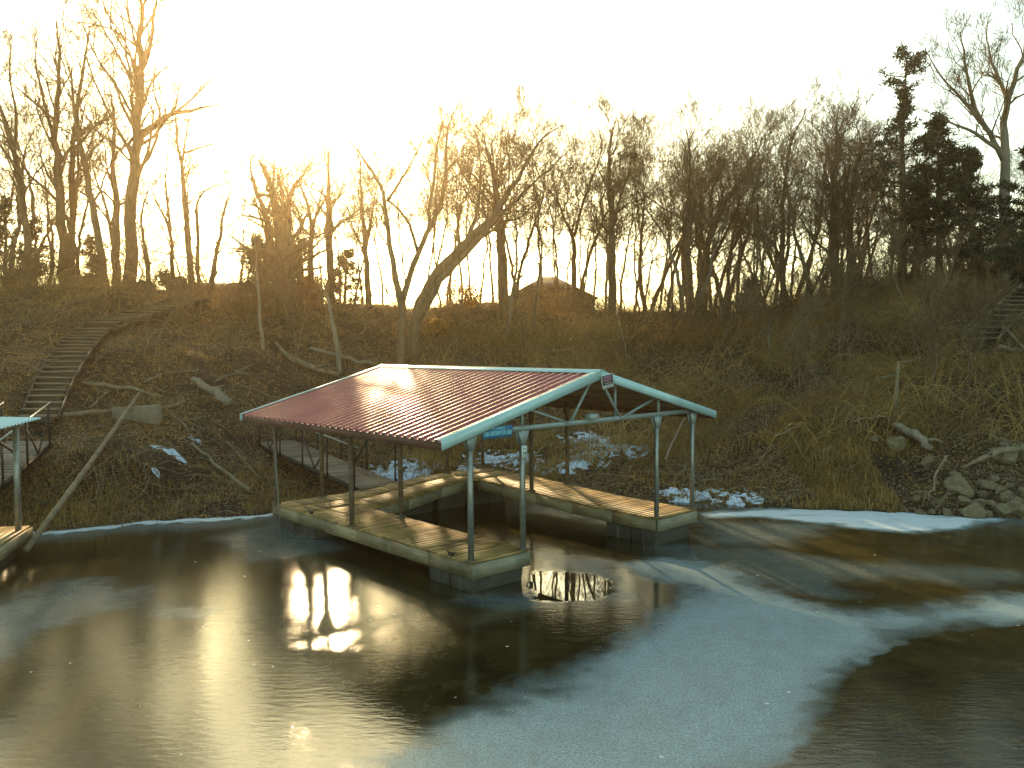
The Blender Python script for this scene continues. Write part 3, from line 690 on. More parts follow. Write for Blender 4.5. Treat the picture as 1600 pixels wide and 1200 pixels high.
px_tree('bare_tree', 'tallest bare tree on the left ridge, thick straight trunk reaching the top of the sky', 38,
        [([(205, 462), (203, 400), (206, 330), (213, 230), (220, 130), (221, 60), (216, -40)], [.33, .27, .25, .22, .17, .10, .05], dict(t0=.36, nlimb=28, limb=.42)),
         ([(212, 215), (262, 180), (300, 172), (345, 162), (360, 150)], [.13, .11, .09, .05, .02], sec),
         ([(210, 225), (245, 195), (290, 165), (325, 130), (348, 105)], [.09, .08, .06, .04, .015], sec),
         ([(221, 110), (236, 75), (241, 20), (252, -40)], [.11, .08, .05, .03], sec),
         ([(216, 150), (190, 95), (165, 50), (140, 10)], [.08, .06, .04, .02], sec),
         ([(212, 190), (185, 140), (150, 90), (130, 40)], [.08, .06, .04, .02], sec),
         ([(210, 260), (180, 225), (150, 205), (120, 160)], [.07, .05, .04, .015], sec)], 101)
px_tree('bare_tree', 'bare tree with a thick forking trunk near the left edge', 39,
        [([(102, 450), (97, 370), (90, 270), (84, 180), (98, 100), (88, 30)], [.27, .23, .2, .15, .09, .03], dict(limb=.3)),
         ([(90, 240), (72, 170), (55, 100), (58, 60)], [.1, .07, .05, .02], sec), ([(88, 190), (30, 140), (5, 120)], [.08, .05, .02], sec)], 102)
px_tree('bare_tree', 'slim bare tree between the forked trunk and the tallest tree', 40.5,
        [([(113, 445), (112, 330), (112, 240), (122, 160), (132, 90), (140, 40)], [.2, .17, .15, .12, .08, .03], dict(limb=.34)),
         ([(115, 235), (150, 195), (185, 175)], [.08, .05, .02], sec)], 103)
px_tree('bare_tree', 'bare tree leaning left in front of the bright sky gap beside the tallest tree', 37.5,
        [([(166, 450), (155, 380), (142, 310), (128, 240), (115, 180), (112, 110)], [.19, .17, .15, .12, .09, .03], dict(limb=.3, t0=.4))], 104)
px_tree('bare_tree', 'leftmost bare tree, its trunk leaning out of the picture edge', 38.5,
        [([(43, 450), (42, 350), (30, 270), (18, 220), (0, 170), (-20, 110)], [.2, .18, .15, .12, .09, .04], dict(limb=.36)),
         ([(22, 240), (26, 180), (14, 120), (18, 70)], [.08, .06, .04, .02], sec)], 105)
px_tree('bare_tree', 'pale sunlit bare tree with two low upward limbs just left of the tallest tree', 41,
        [([(182, 452), (181, 380), (183, 320), (176, 270), (180, 200), (172, 140)], [.24, .21, .18, .12, .08, .03], dict(limb=.36, nlimb=16)),
         ([(178, 385), (165, 320), (150, 280), (140, 240)], [.1, .07, .05, .02], sec)], 106, M['bark_pale'])
px_tree('bare_tree', 'slender bare tree with a low Y fork in the bright gap near the tallest tree', 40,
        [([(270, 450), (268, 370), (258, 340), (240, 310), (235, 290)], [.13, .11, .08, .05, .02], dict(t0=.55, nlimb=8)),
         ([(266, 360), (262, 320), (258, 290), (262, 240), (265, 200)], [.08, .06, .04, .03, .01], sec)], 107)
px_tree('bare_tree', 'small crooked bare tree leaning left in the gap right of the tallest tree', 39,
        [([(237, 450), (228, 390), (218, 345), (226, 315), (235, 280)], [.11, .09, .07, .04, .02], dict(t0=.45, nlimb=7))], 108)
px_tree('bare_tree', 'tall thin bare tree swaying left above the round evergreen bushes', 38.5,
        [([(302, 460), (295, 390), (289, 320), (284, 260), (277, 215), (272, 170)], [.17, .15, .13, .10, .06, .03], dict(t0=.4, nlimb=11, limb=.3)),
         ([(284, 255), (290, 215), (296, 185)], [.07, .04, .02], sec), ([(286, 240), (320, 228), (345, 222), (362, 215)], [.06, .05, .03, .01], sec)], 109)
px_tree('bare_tree', 'crooked bare tree leaning right at the left side of the sun glow', 38,
        [([(324, 450), (338, 395), (347, 360), (347, 335), (355, 315), (362, 290)], [.15, .13, .10, .08, .05, .02], dict(t0=.4, nlimb=10)),
         ([(310, 450), (309, 370), (306, 310), (330, 290), (360, 285)], [.1, .09, .08, .05, .02], sec)], 110)
px_tree('bare_tree', 'thick vine-covered tree in the middle of the sun glow', 36.5,
        [([(450, 500), (445, 430), (440, 380), (430, 330), (425, 290), (405, 250)], [.40, .36, .30, .22, .14, .05], dict(t0=.15, nlimb=34, limb=.34)),
         ([(455, 490), (452, 400), (448, 320), (462, 285), (480, 265)], [.26, .22, .17, .1, .03], dict(t0=.2, nlimb=22, limb=.36)),
         ([(440, 480), (425, 400), (418, 340), (395, 290), (390, 230)], [.22, .2, .14, .08, .02], sec)], 111)
px_tree('bare_tree', 'bare tree with spreading upturned limbs just right of the vine-covered tree', 38,
        [([(484, 475), (485, 400), (488, 345), (478, 310), (465, 280)], [.16, .15, .13, .08, .03], dict(t0=.4, nlimb=11, limb=.5)),
         ([(488, 350), (505, 315), (520, 300)], [.08, .05, .02], sec)], 112)
px_tree('bare_tree', 'straight bare tree right of the sun glow with short ascending limbs', 39.5,
        [([(517, 480), (515, 400), (514, 330), (512, 280), (515, 230)], [.22, .19, .16, .10, .03], dict(t0=.4, nlimb=16, limb=.36))], 113)
px_tree('bare_tree', 'slim straight bare tree left of the curving multi-stem tree', 40,
        [([(577, 490), (573, 420), (570, 370), (564, 310), (563, 250)], [.17, .15, .12, .07, .03], dict(t0=.35, nlimb=14, limb=.34)),
         ([(572, 380), (582, 330), (590, 280)], [.07, .05, .02], sec)], 114)
px_tree('bare_tree', 'multi-stem bare tree with long curving limbs standing on the slope behind the dock roof', 33.5,
        [([(622, 572), (632, 500), (624, 462), (611, 400), (603, 330), (603, 305), (590, 280), (567, 245), (540, 215)], [.20, .18, .15, .13, .11, .09, .07, .05, .02], dict(t0=.5, nlimb=10, limb=.24)),
         ([(629, 470), (644, 420), (655, 392), (675, 350), (694, 300), (697, 250), (700, 200), (718, 160)], [.14, .12, .11, .1, .08, .07, .04, .02], dict(t0=.35, nlimb=13, limb=.26)),
         ([(652, 392), (640, 350), (622, 325), (605, 312)], [.08, .07, .06, .04], dict(t0=.3, nlimb=4, limb=.3, sides=6)),
         ([(672, 352), (668, 330), (678, 295), (680, 240), (690, 200), (690, 150)], [.08, .07, .06, .05, .03, .01], sec),
         ([(605, 315), (640, 260), (660, 220), (672, 180)], [.06, .05, .03, .01], sec)], 115, M['bark'])
px_tree('leaning_tree', 'big bare tree leaning far to the right in a long arc behind the dock roof', 34.5,
        [([(645, 520), (650, 485), (675, 435), (710, 395), (748, 362), (772, 335), (795, 300), (822, 255), (842, 218), (880, 195)], [.30, .26, .22, .20, .18, .14, .11, .08, .05, .02], dict(t0=.4, nlimb=15, limb=.25)),
         ([(652, 500), (690, 432), (730, 392), (768, 350), (800, 318), (845, 275), (885, 240)], [.2, .17, .15, .12, .08, .05, .02], dict(t0=.4, nlimb=12, limb=.25)),
         ([(725, 385), (740, 350), (748, 320), (752, 260), (746, 220)], [.1, .08, .06, .04, .01], sec)], 116)
px_tree('bare_tree', 'upright thick bare tree with a dense round crown behind the leaning tree', 39,
        [([(786, 478), (785, 420), (783, 370), (779, 320), (768, 270), (756, 210)], [.28, .25, .22, .18, .10, .03], dict(t0=.42, nlimb=18, limb=.42))], 117)
px_tree('bare_tree', 'bare tree with a clean straight trunk and V fork behind the house roof', 44,
        [([(897, 458), (897, 400), (896, 368), (880, 340), (868, 305), (862, 260)], [.17, .15, .13, .08, .06, .02], dict(t0=.5, nlimb=10)),
         ([(897, 370), (908, 325), (925, 280), (942, 235), (935, 195)], [.1, .08, .06, .04, .02], sec)], 118)
px_tree('bare_tree', 'tall bare tree holding a dark leaf nest high in its crown', 40,
        [([(957, 480), (957, 400), (956, 330), (950, 260), (960, 190)], [.22, .2, .16, .1, .02], dict(t0=.3, nlimb=18, limb=.34)),
         ([(957, 350), (972, 300), (984, 265), (989, 238), (992, 205)], [.08, .06, .045, .03, .01], sec)], 119)
px_tree('bare_tree', 'bare tree crossed by a diagonal limb left of the evergreen group', 39.5,
        [([(1088, 488), (1098, 420), (1110, 370), (1122, 340), (1150, 290), (1175, 250), (1190, 220)], [.2, .19, .16, .12, .09, .06, .02], dict(t0=.35, nlimb=15)),
         ([(1080, 485), (1076, 400), (1075, 320), (1080, 250), (1072, 200)], [.18, .16, .12, .07, .02], dict(t0=.3, nlimb=14))], 120)
px_tree('bare_tree', 'bare tree with an arching left limb standing on the dip of the ridge', 41,
        [([(1228, 490), (1222, 420), (1215, 390), (1200, 370), (1165, 365), (1150, 350)], [.2, .16, .12, .08, .06, .03], dict(t0=.4, nlimb=8)),
         ([(1222, 425), (1222, 340), (1226, 280), (1235, 220), (1260, 170)], [.15, .12, .09, .05, .02], dict(t0=.2, nlimb=16))], 121)
px_tree('bare_tree', 'dense bushy bare tree with russet twig tips left of the tall cedar', 38,
        [([(1306, 475), (1304, 400), (1302, 340), (1305, 260), (1310, 170)], [.24, .2, .16, .1, .02], dict(t0=.25, nlimb=24, limb=.4)),
         ([(1330, 475), (1328, 390), (1330, 300), (1345, 220)], [.2, .16, .1, .03], dict(t0=.2, nlimb=16, limb=.4))], 122)
px_tree('bare_tree', 'tall spreading bare tree rising at the right edge above the dark cedars', 34,
        [([(1566, 440), (1570, 340), (1570, 260), (1568, 200), (1578, 140), (1600, 80), (1608, 20)], [.28, .24, .21, .17, .12, .07, .02], dict(t0=.45, nlimb=10, limb=.32)),
         ([(1568, 250), (1545, 205), (1520, 165), (1510, 110), (1500, 50)], [.12, .1, .08, .05, .02], sec), ([(1548, 210), (1500, 150), (1465, 115), (1450, 85)], [.08, .07, .04, .02], sec),
         ([(1572, 150), (1550, 100), (1540, 55), (1545, 25)], [.08, .06, .03, .015], sec), ([(1562, 235), (1520, 205), (1480, 190), (1450, 175)], [.09, .07, .04, .02], sec)], 123, M['bark_pale'])

# generic bare trees
def generic(seed, H, r, lean=0, forks=1, spread=1.0, dens=1.0):
    root = empty('bare_tree'); T = Tree(seed); g = T.rg
    for f in range(forks):
        P = [np.array([f*.1, 0, -.4])]; d = np.array([lean+g.normal(0, .06)+(f-.5*(forks-1))*.16, g.normal(0, .05), 1.0])
        for i in range(6):
            d = d+np.array([g.normal(0, .15), g.normal(0, .12), 0]); d /= np.linalg.norm(d); P.append(P[-1]+d*H/6*(1 if f == 0 else .88))
        r_ = r*.85; T.stem(P, [r_, r_*.85, r_*.7, r_*.48, r_*.25, r_*.08], dens=dens/forks**.5, spread=spread, t0=.3, nlimb=15, limb=.34)
    T.build(root, M['bark'] if seed % 3 else M['bark_pale']); return root
G = [generic(201, 9.5, .14, .05), generic(202, 10.5, .18, -.05, 2), generic(203, 8.5, .11, .1), generic(204, 11, .2, 0, 2), generic(205, 9.0, .12, -.12),
     generic(206, 7.5, .09, .06, 2), generic(207, 10, .15, .02, 1, 1.15), generic(208, 8.8, .13, -.03, 2, .9), generic(209, 6.5, .07, .15), generic(210, 9.8, .16, .08, 2, 1.1)]
G += [generic(221, 10, .085, .05, 1, 1.1, 1.4), generic(222, 11, .095, -.06, 1, 1.1, 1.4), generic(223, 9.5, .07, .03, 2, 1, 1.4), generic(224, 10.5, .09, -.02, 1, 1, 1.5)]
used = set()
tops = [(0, 110), (120, 120), (250, 200), (330, 250), (400, 270), (480, 280), (560, 215), (640, 180), (720, 160), (800, 165), (880, 175), (950, 190), (1040, 180), (1130, 165), (1200, 200), (1280, 170), (1350, 180), (1420, 200), (1520, 190), (1600, 200)]
zone = [(-200, 150, 'behind the trunks at the far left of the ridge'), (150, 400, 'in the bright gap left of the sun glow'), (400, 620, 'in the sun glow right of the vine-covered tree'), (620, 860, 'in the thicket behind the leaning tree'),
        (860, 1010, 'around the nest tree behind the house roof'), (1010, 1200, 'in the dense thicket right of the nest tree'), (1200, 1380, 'on the ridge left of the tall cedar'), (1380, 1900, 'among the dark cedars on the right')]
looks = ['tall slender bare tree', 'tall twin-stemmed bare tree', 'thin right-leaning bare tree', 'thick-trunked forked bare tree', 'thin left-leaning bare tree', 'short twin-stemmed bare tree', 'wide-crowned bare tree', 'pale narrow forked bare tree', 'sapling-thin slanting bare tree', 'broad forked bare tree', 'tall pole-thin bare tree', 'tall pole-thin left-swaying bare tree', 'pole-thin twin-stemmed bare tree', 'straight pole-thin bare tree']
xs_ = []
for x0, x1, n in ((-120, 150, 8), (150, 400, 5), (400, 620, 8), (620, 860, 12), (860, 1010, 10), (1010, 1200, 18), (1200, 1380, 15), (1380, 1720, 18)):
    for i in range(n): xs_.append(x0+(x1-x0)*(i+R.uniform(.1, .9))/n)
for i, px in enumerate(xs_):
    k = R.randrange(len(G)) if i >= len(G) else i
    if 150 < px < 400: k = R.choice((2, 4, 5, 8))
    if 400 < px < 1010 and i % 5: k = R.choice((10, 11, 12, 13))
    Yd = R.uniform(38, 52) if px < 620 else R.uniform(36, 54)
    x = (px-800)/F_PX*Yd; z = th(x, Yd)-.15
    ty = np.interp(px, [a for a, _ in tops], [b_ for _, b_ in tops])+R.uniform(-8, 75); Htop = CAM_Z+(547.6-ty)/F_PX*Yd
    if 150 < px < 400: Htop = min(Htop, z+R.uniform(4, 7))
    src = G[k]; o = copy_tree(src) if k in used else src; used.add(k)
    H0 = [9.5, 10.5, 8.5, 11, 9.0, 7.5, 10, 8.8, 6.5, 9.8, 10, 11, 9.5, 10.5][k]; s = max(.45, (Htop-z)/H0); sxy = s**.75
    o.location = (x, Yd, z); o.scale = (sxy, sxy, s); o.rotation_euler = (0, 0, R.uniform(0, 6.28) if k in (0, 1, 3, 6, 7, 9, 10, 12, 13) else R.uniform(-.5, .5))
    zn = next(q for a, b_, q in zone if a <= px < b_)
    tag(o, looks[k]+' '+zn, 'tree', 'bare trees along the ridge')
for k, src in enumerate(G):
    if k not in used:
        for ch in list(src.children): bpy.data.objects.remove(ch)
        bpy.data.objects.remove(src)
# young trees on the slope
SG = [generic(301, 4.2, .035, .15, 1, 1, .6), generic(302, 5.0, .05, -.1, 1, 1, .6), generic(303, 3.4, .03, .05, 2, 1, .6), generic(304, 4.6, .04, .3, 1, 1, .5)]
used = set(); sl = ['thin right-leaning sapling', 'taller grey sapling', 'small two-stemmed sapling', 'strongly bent sapling']
szone = [(0, 420, 'on the left slope near the stairs'), (420, 700, 'on the slope behind the left half of the dock roof'), (700, 1000, 'on the slope behind the gable peak'), (1000, 1250, 'in the brush right of the dock roof'), (1250, 1700, 'in the brush on the right hillside')]
for i in range(64):
    px = R.choice([R.uniform(350, 1600)]*4+[R.uniform(0, 350)]); py = R.uniform(480, 560) if px < 1100 else R.uniform(475, 640)
    h_ = hit(px, py); k = i % 4; src = SG[k]; o = copy_tree(src) if k in used else src; used.add(k); o.name = 'sapling'
    s = R.uniform(.55, 1.1); o.location = (h_[0], h_[1], h_[2]-.1); o.scale = (s, s, s); o.rotation_euler = (0, 0, R.uniform(0, 6.28))
    tag(o, sl[k]+' '+next(q for a, b_, q in szone if a <= px < b_), 'sapling', 'saplings on the slope')

# bare thickets at the foot of the trees
def thicket(seed, H, n):
    root = empty('bare_bush'); T = Tree(seed); g = T.rg; T.trunk.tubes(np.array([[0, 0, -.3], [0, 0, .05]]), [.05, .04], 5)
    for i in range(n):
        a = g.uniform(0, 6.28); T.branch(np.array([math.cos(a)*.15, math.sin(a)*.15, -.1]), np.array([math.cos(a)*.45, math.sin(a)*.45, 1.0]), H*g.uniform(.7, 1.1), .018, 1, .8, .06, .8)
    cr = MB(); T.trunk.build('stem', M['bark'], root)
    for (nn, k), L in T.by.items(): cr.tubes(np.array([a for a, _ in L]), np.array([b_ for _, b_ in L]), k, cap=False)
    cr.build('branches', M['twig'], root, smooth=True); return root
TG = [thicket(351, 2.4, 11), thicket(352, 1.7, 9), thicket(353, 3.0, 10)]; used = set()
for i in range(75):
    px = (-60+1720*(i+R.uniform(.1, .9))/75); Yd = R.uniform(33, 42); k = i % 3
    if (180 < px < 330 and i % 2) or (530 < px < 790): continue
    x = (px-800)/F_PX*Yd; src = TG[k]; o = copy_tree(src) if k in used else src; used.add(k); s = R.uniform(.7, 1.15)*(.55 if 530 < px < 1020 else 1)
    o.location = (x, Yd, th(x, Yd)); o.scale = (s*1.2, s*1.2, s); o.rotation_euler = (0, 0, R.uniform(0, 6.28))
    tag(o, ['many-stemmed bare bush', 'low bare bush', 'tall thin bare bush'][k]+' '+next(q for a, b_, q in zone if a <= px < b_), 'bush', 'bare bushes along the ridge')

# ---------------------------------------------------------------- evergreens and bushes
def leaf_cloud(C, n, size, rg, up=.3, asp=.45, flat=.6):
    """n small pointed leaf faces around every centre; C: (m,4) xyz + radius"""
    idx = rg.integers(0, len(C), n); c = C[idx]; d = rg.normal(0, 1, (n, 3)); d /= np.linalg.norm(d, axis=1, keepdims=True)
    p = c[:, :3]+d*(c[:, 3:4]*rg.random((n, 1))**.45)*np.array([1, 1, flat])
    a = rg.normal(0, 1, (n, 3))+d*.9; a[:, 2] += up; a /= np.linalg.norm(a, axis=1, keepdims=True); b_ = np.cross(a, rg.normal(0, 1, (n, 3))); b_ /= np.linalg.norm(b_, axis=1, keepdims=True)
    s = size*rg.uniform(.6, 1.4, (n, 1)); V = np.stack([p, p+a*s*.5+b_*s*asp*.5, p+a*s, p+a*s*.5-b_*s*asp*.5], 1)
    return V.reshape(-1, 3), np.arange(4*n).reshape(-1, 4)
def cedar(label, px, py, Y, H, width, seed, n=9000, lo=.1, sparse_top=False, profile=None, name='cedar_tree'):
    rg = np.random.default_rng(seed); b0 = at(px, py, Y); b0[2] = min(b0[2], th(b0[0], Y)); root = empty(name, tuple(b0))
    tr = MB(); zz = np.linspace(-.3, H*.97, 9); tp = np.stack([rg.normal(0, .05, 9).cumsum(), rg.normal(0, .04, 9).cumsum(), zz], 1); tr.tubes(tp, np.linspace(H*.018+.05, .02, 9), 7)
    C = []; fl = MB()
    m_ = int(64*H/6)
    for i in range(m_):
        f = lo+(1-lo)*(i+rg.random())/m_; w = width*(np.interp(f, *profile) if profile else (1-f)**.7+.08)*rg.uniform(.55, 1.15); a = rg.uniform(0, 6.28)
        base = np.array([np.interp(f*H, zz, tp[:, 0]), np.interp(f*H, zz, tp[:, 1]), f*H]); tip = base+np.array([math.cos(a)*w, math.sin(a)*w, w*rg.uniform(.0, .45)])
        mid = (base+tip)/2+np.array([0, 0, -w*.05]); tr.tubes(np.array([base, mid, tip]), [.03, .02, .008], 4, cap=False)
        for q in np.linspace(.45, 1, 4):
            pc = base*(1-q)+tip*q+rg.normal(0, .07, 3); C.append((*pc, rg.uniform(.10, .26)*(.7+width*.15)))
    C = np.array(C)
    tr.build('trunk', M['bark'], root); fl.add(*leaf_cloud(C, int(n*1.15), .17, rg, .1, .28, .35)); fl.build('crown', M['cedar'], root); tag(root, label, 'tree', 'cedars on the right'); return root
cedar('tall thin cedar with ragged tufts at its top standing above the right ridge', 1411, 440, 36, 10.3, 1.6, 401, 9000, .18, profile=([0, .3, .45, .6, .7, .74, .80, .86, .9, .96, 1], [.5, 1.1, 1.5, 1.2, .5, .12, .12, .5, .75, .45, .25]))
cedar('dark spreading cedar just right of the tall thin cedar', 1470, 430, 35, 7.2, 2.0, 402, 12000, .3)
cedar('dense black-green cedar filling the right edge of the picture', 1612, 440, 31, 6.3, 1.9, 403, 20000, .12, profile=([0, .3, .6, .8, 1], [.8, 1, .9, .5, .1]))
cedar('low bushy cedar on the ridge left of the spreading cedar', 1428, 440, 37, 4.3, 1.3, 404, 7000, .2)
cedar('ragged cedar between the tall bare tree and the spreading cedar', 1520, 440, 33.5, 5.8, 1.4, 405, 9000, .25)
cedar('small dark cedar low on the ridge beside the dip', 1175, 488, 39, 1.9, 1.0, 406, 2500, .05)
for i, (px, py, Y, H, w) in enumerate(((15, 450, 39, 5.0, 1.6), (52, 450, 41, 4.2, 1.3), (140, 450, 42, 3.6, 1.2), (400, 480, 39, 3.2, 1.2), (540, 485, 41, 3.0, 1.2), (468, 490, 38, 3.3, 1.1))):
    o = cedar(['ragged dark evergreen at the left picture edge', 'thin dark evergreen behind the forked trunk on the left', 'small dark evergreen behind the left-leaning tree', 'dark evergreen understory tree left of the vine-covered tree',
               'dark evergreen understory tree right of the sun glow', 'dark evergreen at the foot of the vine-covered tree'][i], px, py, Y, H, w, 420+i, 3600, .05, name='evergreen_tree'); o['group'] = 'evergreens on the left ridge'
def bush(label, px, py, Y, w, h, seed, material, n=4200, size=.11):
    rg = np.random.default_rng(seed); b0 = at(px, py, Y); b0[2] = th(b0[0], Y); root = empty('bush', tuple(b0)); C = []
    st_ = MB()
    for i in range(26):
        a, rr_ = rg.uniform(0, 6.28), rg.random()**.5*.8; z = h*rg.uniform(.15, .85); k = math.sqrt(max(.1, 1-(z/h)**2*.8))
        c_ = np.array([math.cos(a)*rr_*w*k, math.sin(a)*rr_*w*k, z]); C.append((*c_, rg.uniform(.18, .34)*min(w, h)))
        st_.tubes(np.array([[0, 0, -.1], c_*np.array([.4, .4, .5]), c_]), [.02, .015, .008], 4, cap=False)
    st_.build('stem', M['twig'], root); fl = MB(); fl.add(*leaf_cloud(np.array(C), n, size, rg)); fl.build('foliage', material, root); tag(root, label, 'bush'); return root
bush('round leafy evergreen bush at the top of the left stairs', 268, 455, 39.2, .8, 1.1, 501, M['evergreen'])
bush('smaller evergreen bush between the tallest trunk and the round bush', 226, 455, 39.8, .65, .95, 502, M['evergreen'])
bush('low evergreen bush on the ridge left of the tallest trunk', 192, 452, 40, .5, .9, 503, M['evergreen'])
bush('spiky yellow-green bush on the left ridge beside the leaning trunk', 133, 452, 39.5, 1.0, 1.2, 504, M['evergreen'], 3000, .2)
bush('bush with russet dead leaves glowing at the foot of the vine-covered tree', 487, 490, 37, .8, 1.7, 505, M['russet'], 2200)
bush('russet-leaved bush low at the far left of the ridge', 22, 452, 38, 1.4, 1.3, 506, M['russet'], 2200)
bush('russet-leaved bush behind the leaning tree', 720, 470, 40, 1.2, 1.5, 507, M['russet'], 1600)
bush('yellowish bush at the foot of the leaning tree', 682, 492, 36, .7, .9, 508, M['grass'], 2200)
# leaf nest high in the crown
rg = np.random.default_rng(77); nb = at(989, 243, 40); mb = MB(); mb.add(*leaf_cloud(np.array([[0, 0, 0, .15]]), 420, .12, rg)); o = mb.build('nest', M['cedar']); o.location = tuple(nb)
tag(o, 'dark clump of a leaf nest high in the bare branches', 'nest')

# ---------------------------------------------------------------- houses beyond the ridge
def house(label, px, Y, w, dpt, z0, zw, zr, hip=False):
    x = (px-800)/F_PX*Y; root = empty('house', (x, Y, z0)); mb = MB(); mb.box((0, 0, zw/2), (w, dpt, zw)); mb.build('wall', M['housewall'], root)
    e = .35; a, b_ = w/2+e, dpt/2+e; rf = MB()
    if hip: rf.add([(-a, -b_, zw), (a, -b_, zw), (a, b_, zw), (-a, b_, zw), (-w*.08, 0, zr), (w*.08, 0, zr)], [[0, 1, 5, 4], [2, 3, 4, 5], [0, 3, 2, 1]]); rf.add([(a, -b_, zw), (a, b_, zw), (w*.08, 0, zr), (-a, b_, zw), (-a, -b_, zw), (-w*.08, 0, zr)], [[0, 1, 2], [3, 4, 5]])
    else: rf.add([(-a, -b_, zw), (a, -b_, zw), (a, b_, zw), (-a, b_, zw), (-a, 0, zr), (a, 0, zr)], [[0, 1, 5, 4], [2, 3, 4, 5], [0, 3, 2, 1]]); rf.add([(a, -b_, zw), (a, b_, zw), (a, 0, zr), (-a, b_, zw), (-a, -b_, zw), (-a, 0, zr)], [[0, 1, 2], [3, 4, 5]])
    rf.build('roof', M['shingle'], root)
    for sx in (-.25, .25):
        q = MB(); q.box((w*sx, -dpt/2-.01, zw*.6), (1.0, .08, 1.0)); f = q.build('window', M['swhite'], root); q = MB(); q.box((w*sx, -dpt/2-.055, zw*.6), (.86, .02, .86)); q.build('pane', M['glass'], f)
    tag(root, label, 'house'); return root
house('house with a brown peaked roof half hidden beyond the ridge behind the dock', 858, 58, 5.6, 6, 4.7, 3.0, 4.7, True)
house('long low house with a straight roofline beyond the ridge left of the sun glow', 395, 62, 9.5, 6, 5.4, 3.0, 3.9)

# ---------------------------------------------------------------- fallen logs and branches
def log(name, label, pts, rad, seed=0, twigs=0, material=None, group=None, lift=.06, sides=9):
    P = [np.array(q) if len(q) == 3 else hit(*q) for q in pts]; P = np.array(P, float); P[:, 2] += lift; rg = np.random.default_rng(900+seed)
    seg = np.r_[0, np.cumsum(np.linalg.norm(np.diff(P, axis=0), axis=1))]; n = max(7, len(P)*3); S = np.linspace(0, seg[-1], n); Q = np.stack([np.interp(S, seg, P[:, k]) for k in range(3)], 1)
    Q[1:-1] = (Q[:-2]+Q[2:]+2*Q[1:-1])/4; Q[1:-1] += rg.normal(0, .02+rad[0]*.12, (n-2, 3)); O = Q[0].copy(); mb = MB()
    rr_ = np.interp(np.linspace(0, 1, n), np.linspace(0, 1, len(rad)), rad)*rg.uniform(.93, 1.07, n); mb.tubes(Q-O, rr_, sides)
    for q in range(twigs):
        i = rg.integers(n//3, n-1); d = rg.normal(0, 1, 3); d[2] = abs(d[2])*.8; d /= np.linalg.norm(d); L = rg.uniform(.4, 1.4)*max(.5, seg[-1]/5)
        bp = grow_poly(Q[i]-O, d+(Q[-1]-Q[0])/seg[-1]*.6, L, 5, .2, -.02, rg); mb.tubes(bp, np.linspace(rr_[i]*.55, .008, 5), 5)
    o = mb.build(name, material or M['log'], smooth=True); o.location = tuple(O); tag(o, label, 'log' if 'log' in name else 'branch', group); return o
G1 = 'fallen wood on the bank'
log('fallen_log', 'long pale straight log lying across the left slope right of the stairs', [(130, 602), (190, 609), (255, 622)], [.07, .07, .05], 1, 0, None, G1)
log('fallen_log', 'pale log running from the stairs foot to the concrete block', [(86, 655), (140, 648), (188, 645)], [.09, .08, .07], 2, 0, None, G1)
log('fallen_log', 'short pale branch sticking out right of the concrete block', [(243, 642), (290, 632)], [.06, .04], 3, 0, None, G1)
log('fallen_branch', 'forked pale branch arching above the concrete block on the left slope', [(140, 640), (170, 614)], [.03, .02], 4, 2, None, G1)
log('fallen_branch', 'long bowed branch on the left slope above the straight log', [(225, 600), (262, 585), (310, 581)], [.035, .03, .02], 5, 3, None, G1)
log('fallen_log', 'thick dark log with torn roots left of the roof corner', [(300, 597), (330, 612), (358, 635)], [.10, .14, .2], 6, 6, M['bark_pale'], G1)
log('fallen_log', 'long slanting log sliding down the cut bank left of the dock', [(300, 700), (335, 730), (390, 772)], [.05, .055, .07], 7, 0, None, G1, .12)
log('fallen_branch', 'thin pale stick leaning on the cut bank beside the slanting log', [(354, 703), (405, 760)], [.022, .015], 8, 0, None, G1, .25)
log('fallen_log', 'big pale fallen trunk behind the left roof edge', [(432, 542), (452, 565), (490, 583), (530, 592)], [.06, .11, .11, .08], 9, 5, None, G1, .15)
log('fallen_log', 'grey fallen trunk lying level behind the left roof slope', [(485, 552), (530, 566), (585, 577)], [.07, .08, .07], 10, 3, M['bark_pale'], G1, .2)
log('fallen_branch', 'bowed branch crossing the slope right of the torn-root log', [(335, 600), (365, 585), (395, 572)], [.03, .03, .015], 11, 2, None, G1)
log('fallen_branch', 'curved pale limb crossing behind the roof left of the gable peak', [(810, 560), (880, 560), (930, 545), (990, 538)], [.03, .05, .05, .03], 12, 5, None, G1, .3)
log('fallen_branch', 'long pale limb hanging down behind the roof peak', [(965, 500), (972, 540), (978, 575)], [.05, .045, .03], 13, 2, M['bark_pale'], G1, .5)
log('fallen_log', 'dark curved trunk arching out of the right bank', [(1395, 680), (1430, 692), (1455, 715)], [.09, .13, .10], 14, 2, M['bark_pale'], G1, .25)
log('fallen_log', 'long pale driftwood limb lying on the rocks at the right edge', [(1505, 755), (1530, 745), (1560, 728), (1610, 724)], [.03, .06, .09, .1], 15, 4, None, G1, .4)
log('fallen_branch', 'thin pale branch slanting above the rocks at the right edge', [(1545, 708), (1590, 726)], [.025, .02], 16, 1, None, G1, .5)
log('fallen_branch', 'forked branch reaching down to the ice right of the dock', [(1478, 730), (1462, 760), (1452, 800)], [.04, .03, .015], 17, 3, None, G1, .3)
log('fallen_branch', 'pale pole leaning below the broken right stairs', [(1566, 527), (1605, 565)], [.05, .05], 18, 0, None, G1, .35)
log('fallen_log', 'light broken wood below the broken right stairs', [(1560, 552), (1600, 558)], [.12, .08], 19, 2, None, G1, .2)
log('fallen_branch', 'thin dark pole leaning on the bank behind the right dock posts', [(1040, 745), (1058, 700), (1075, 665)], [.03, .03, .02], 20, 0, M['bark_pale'], G1, .5)
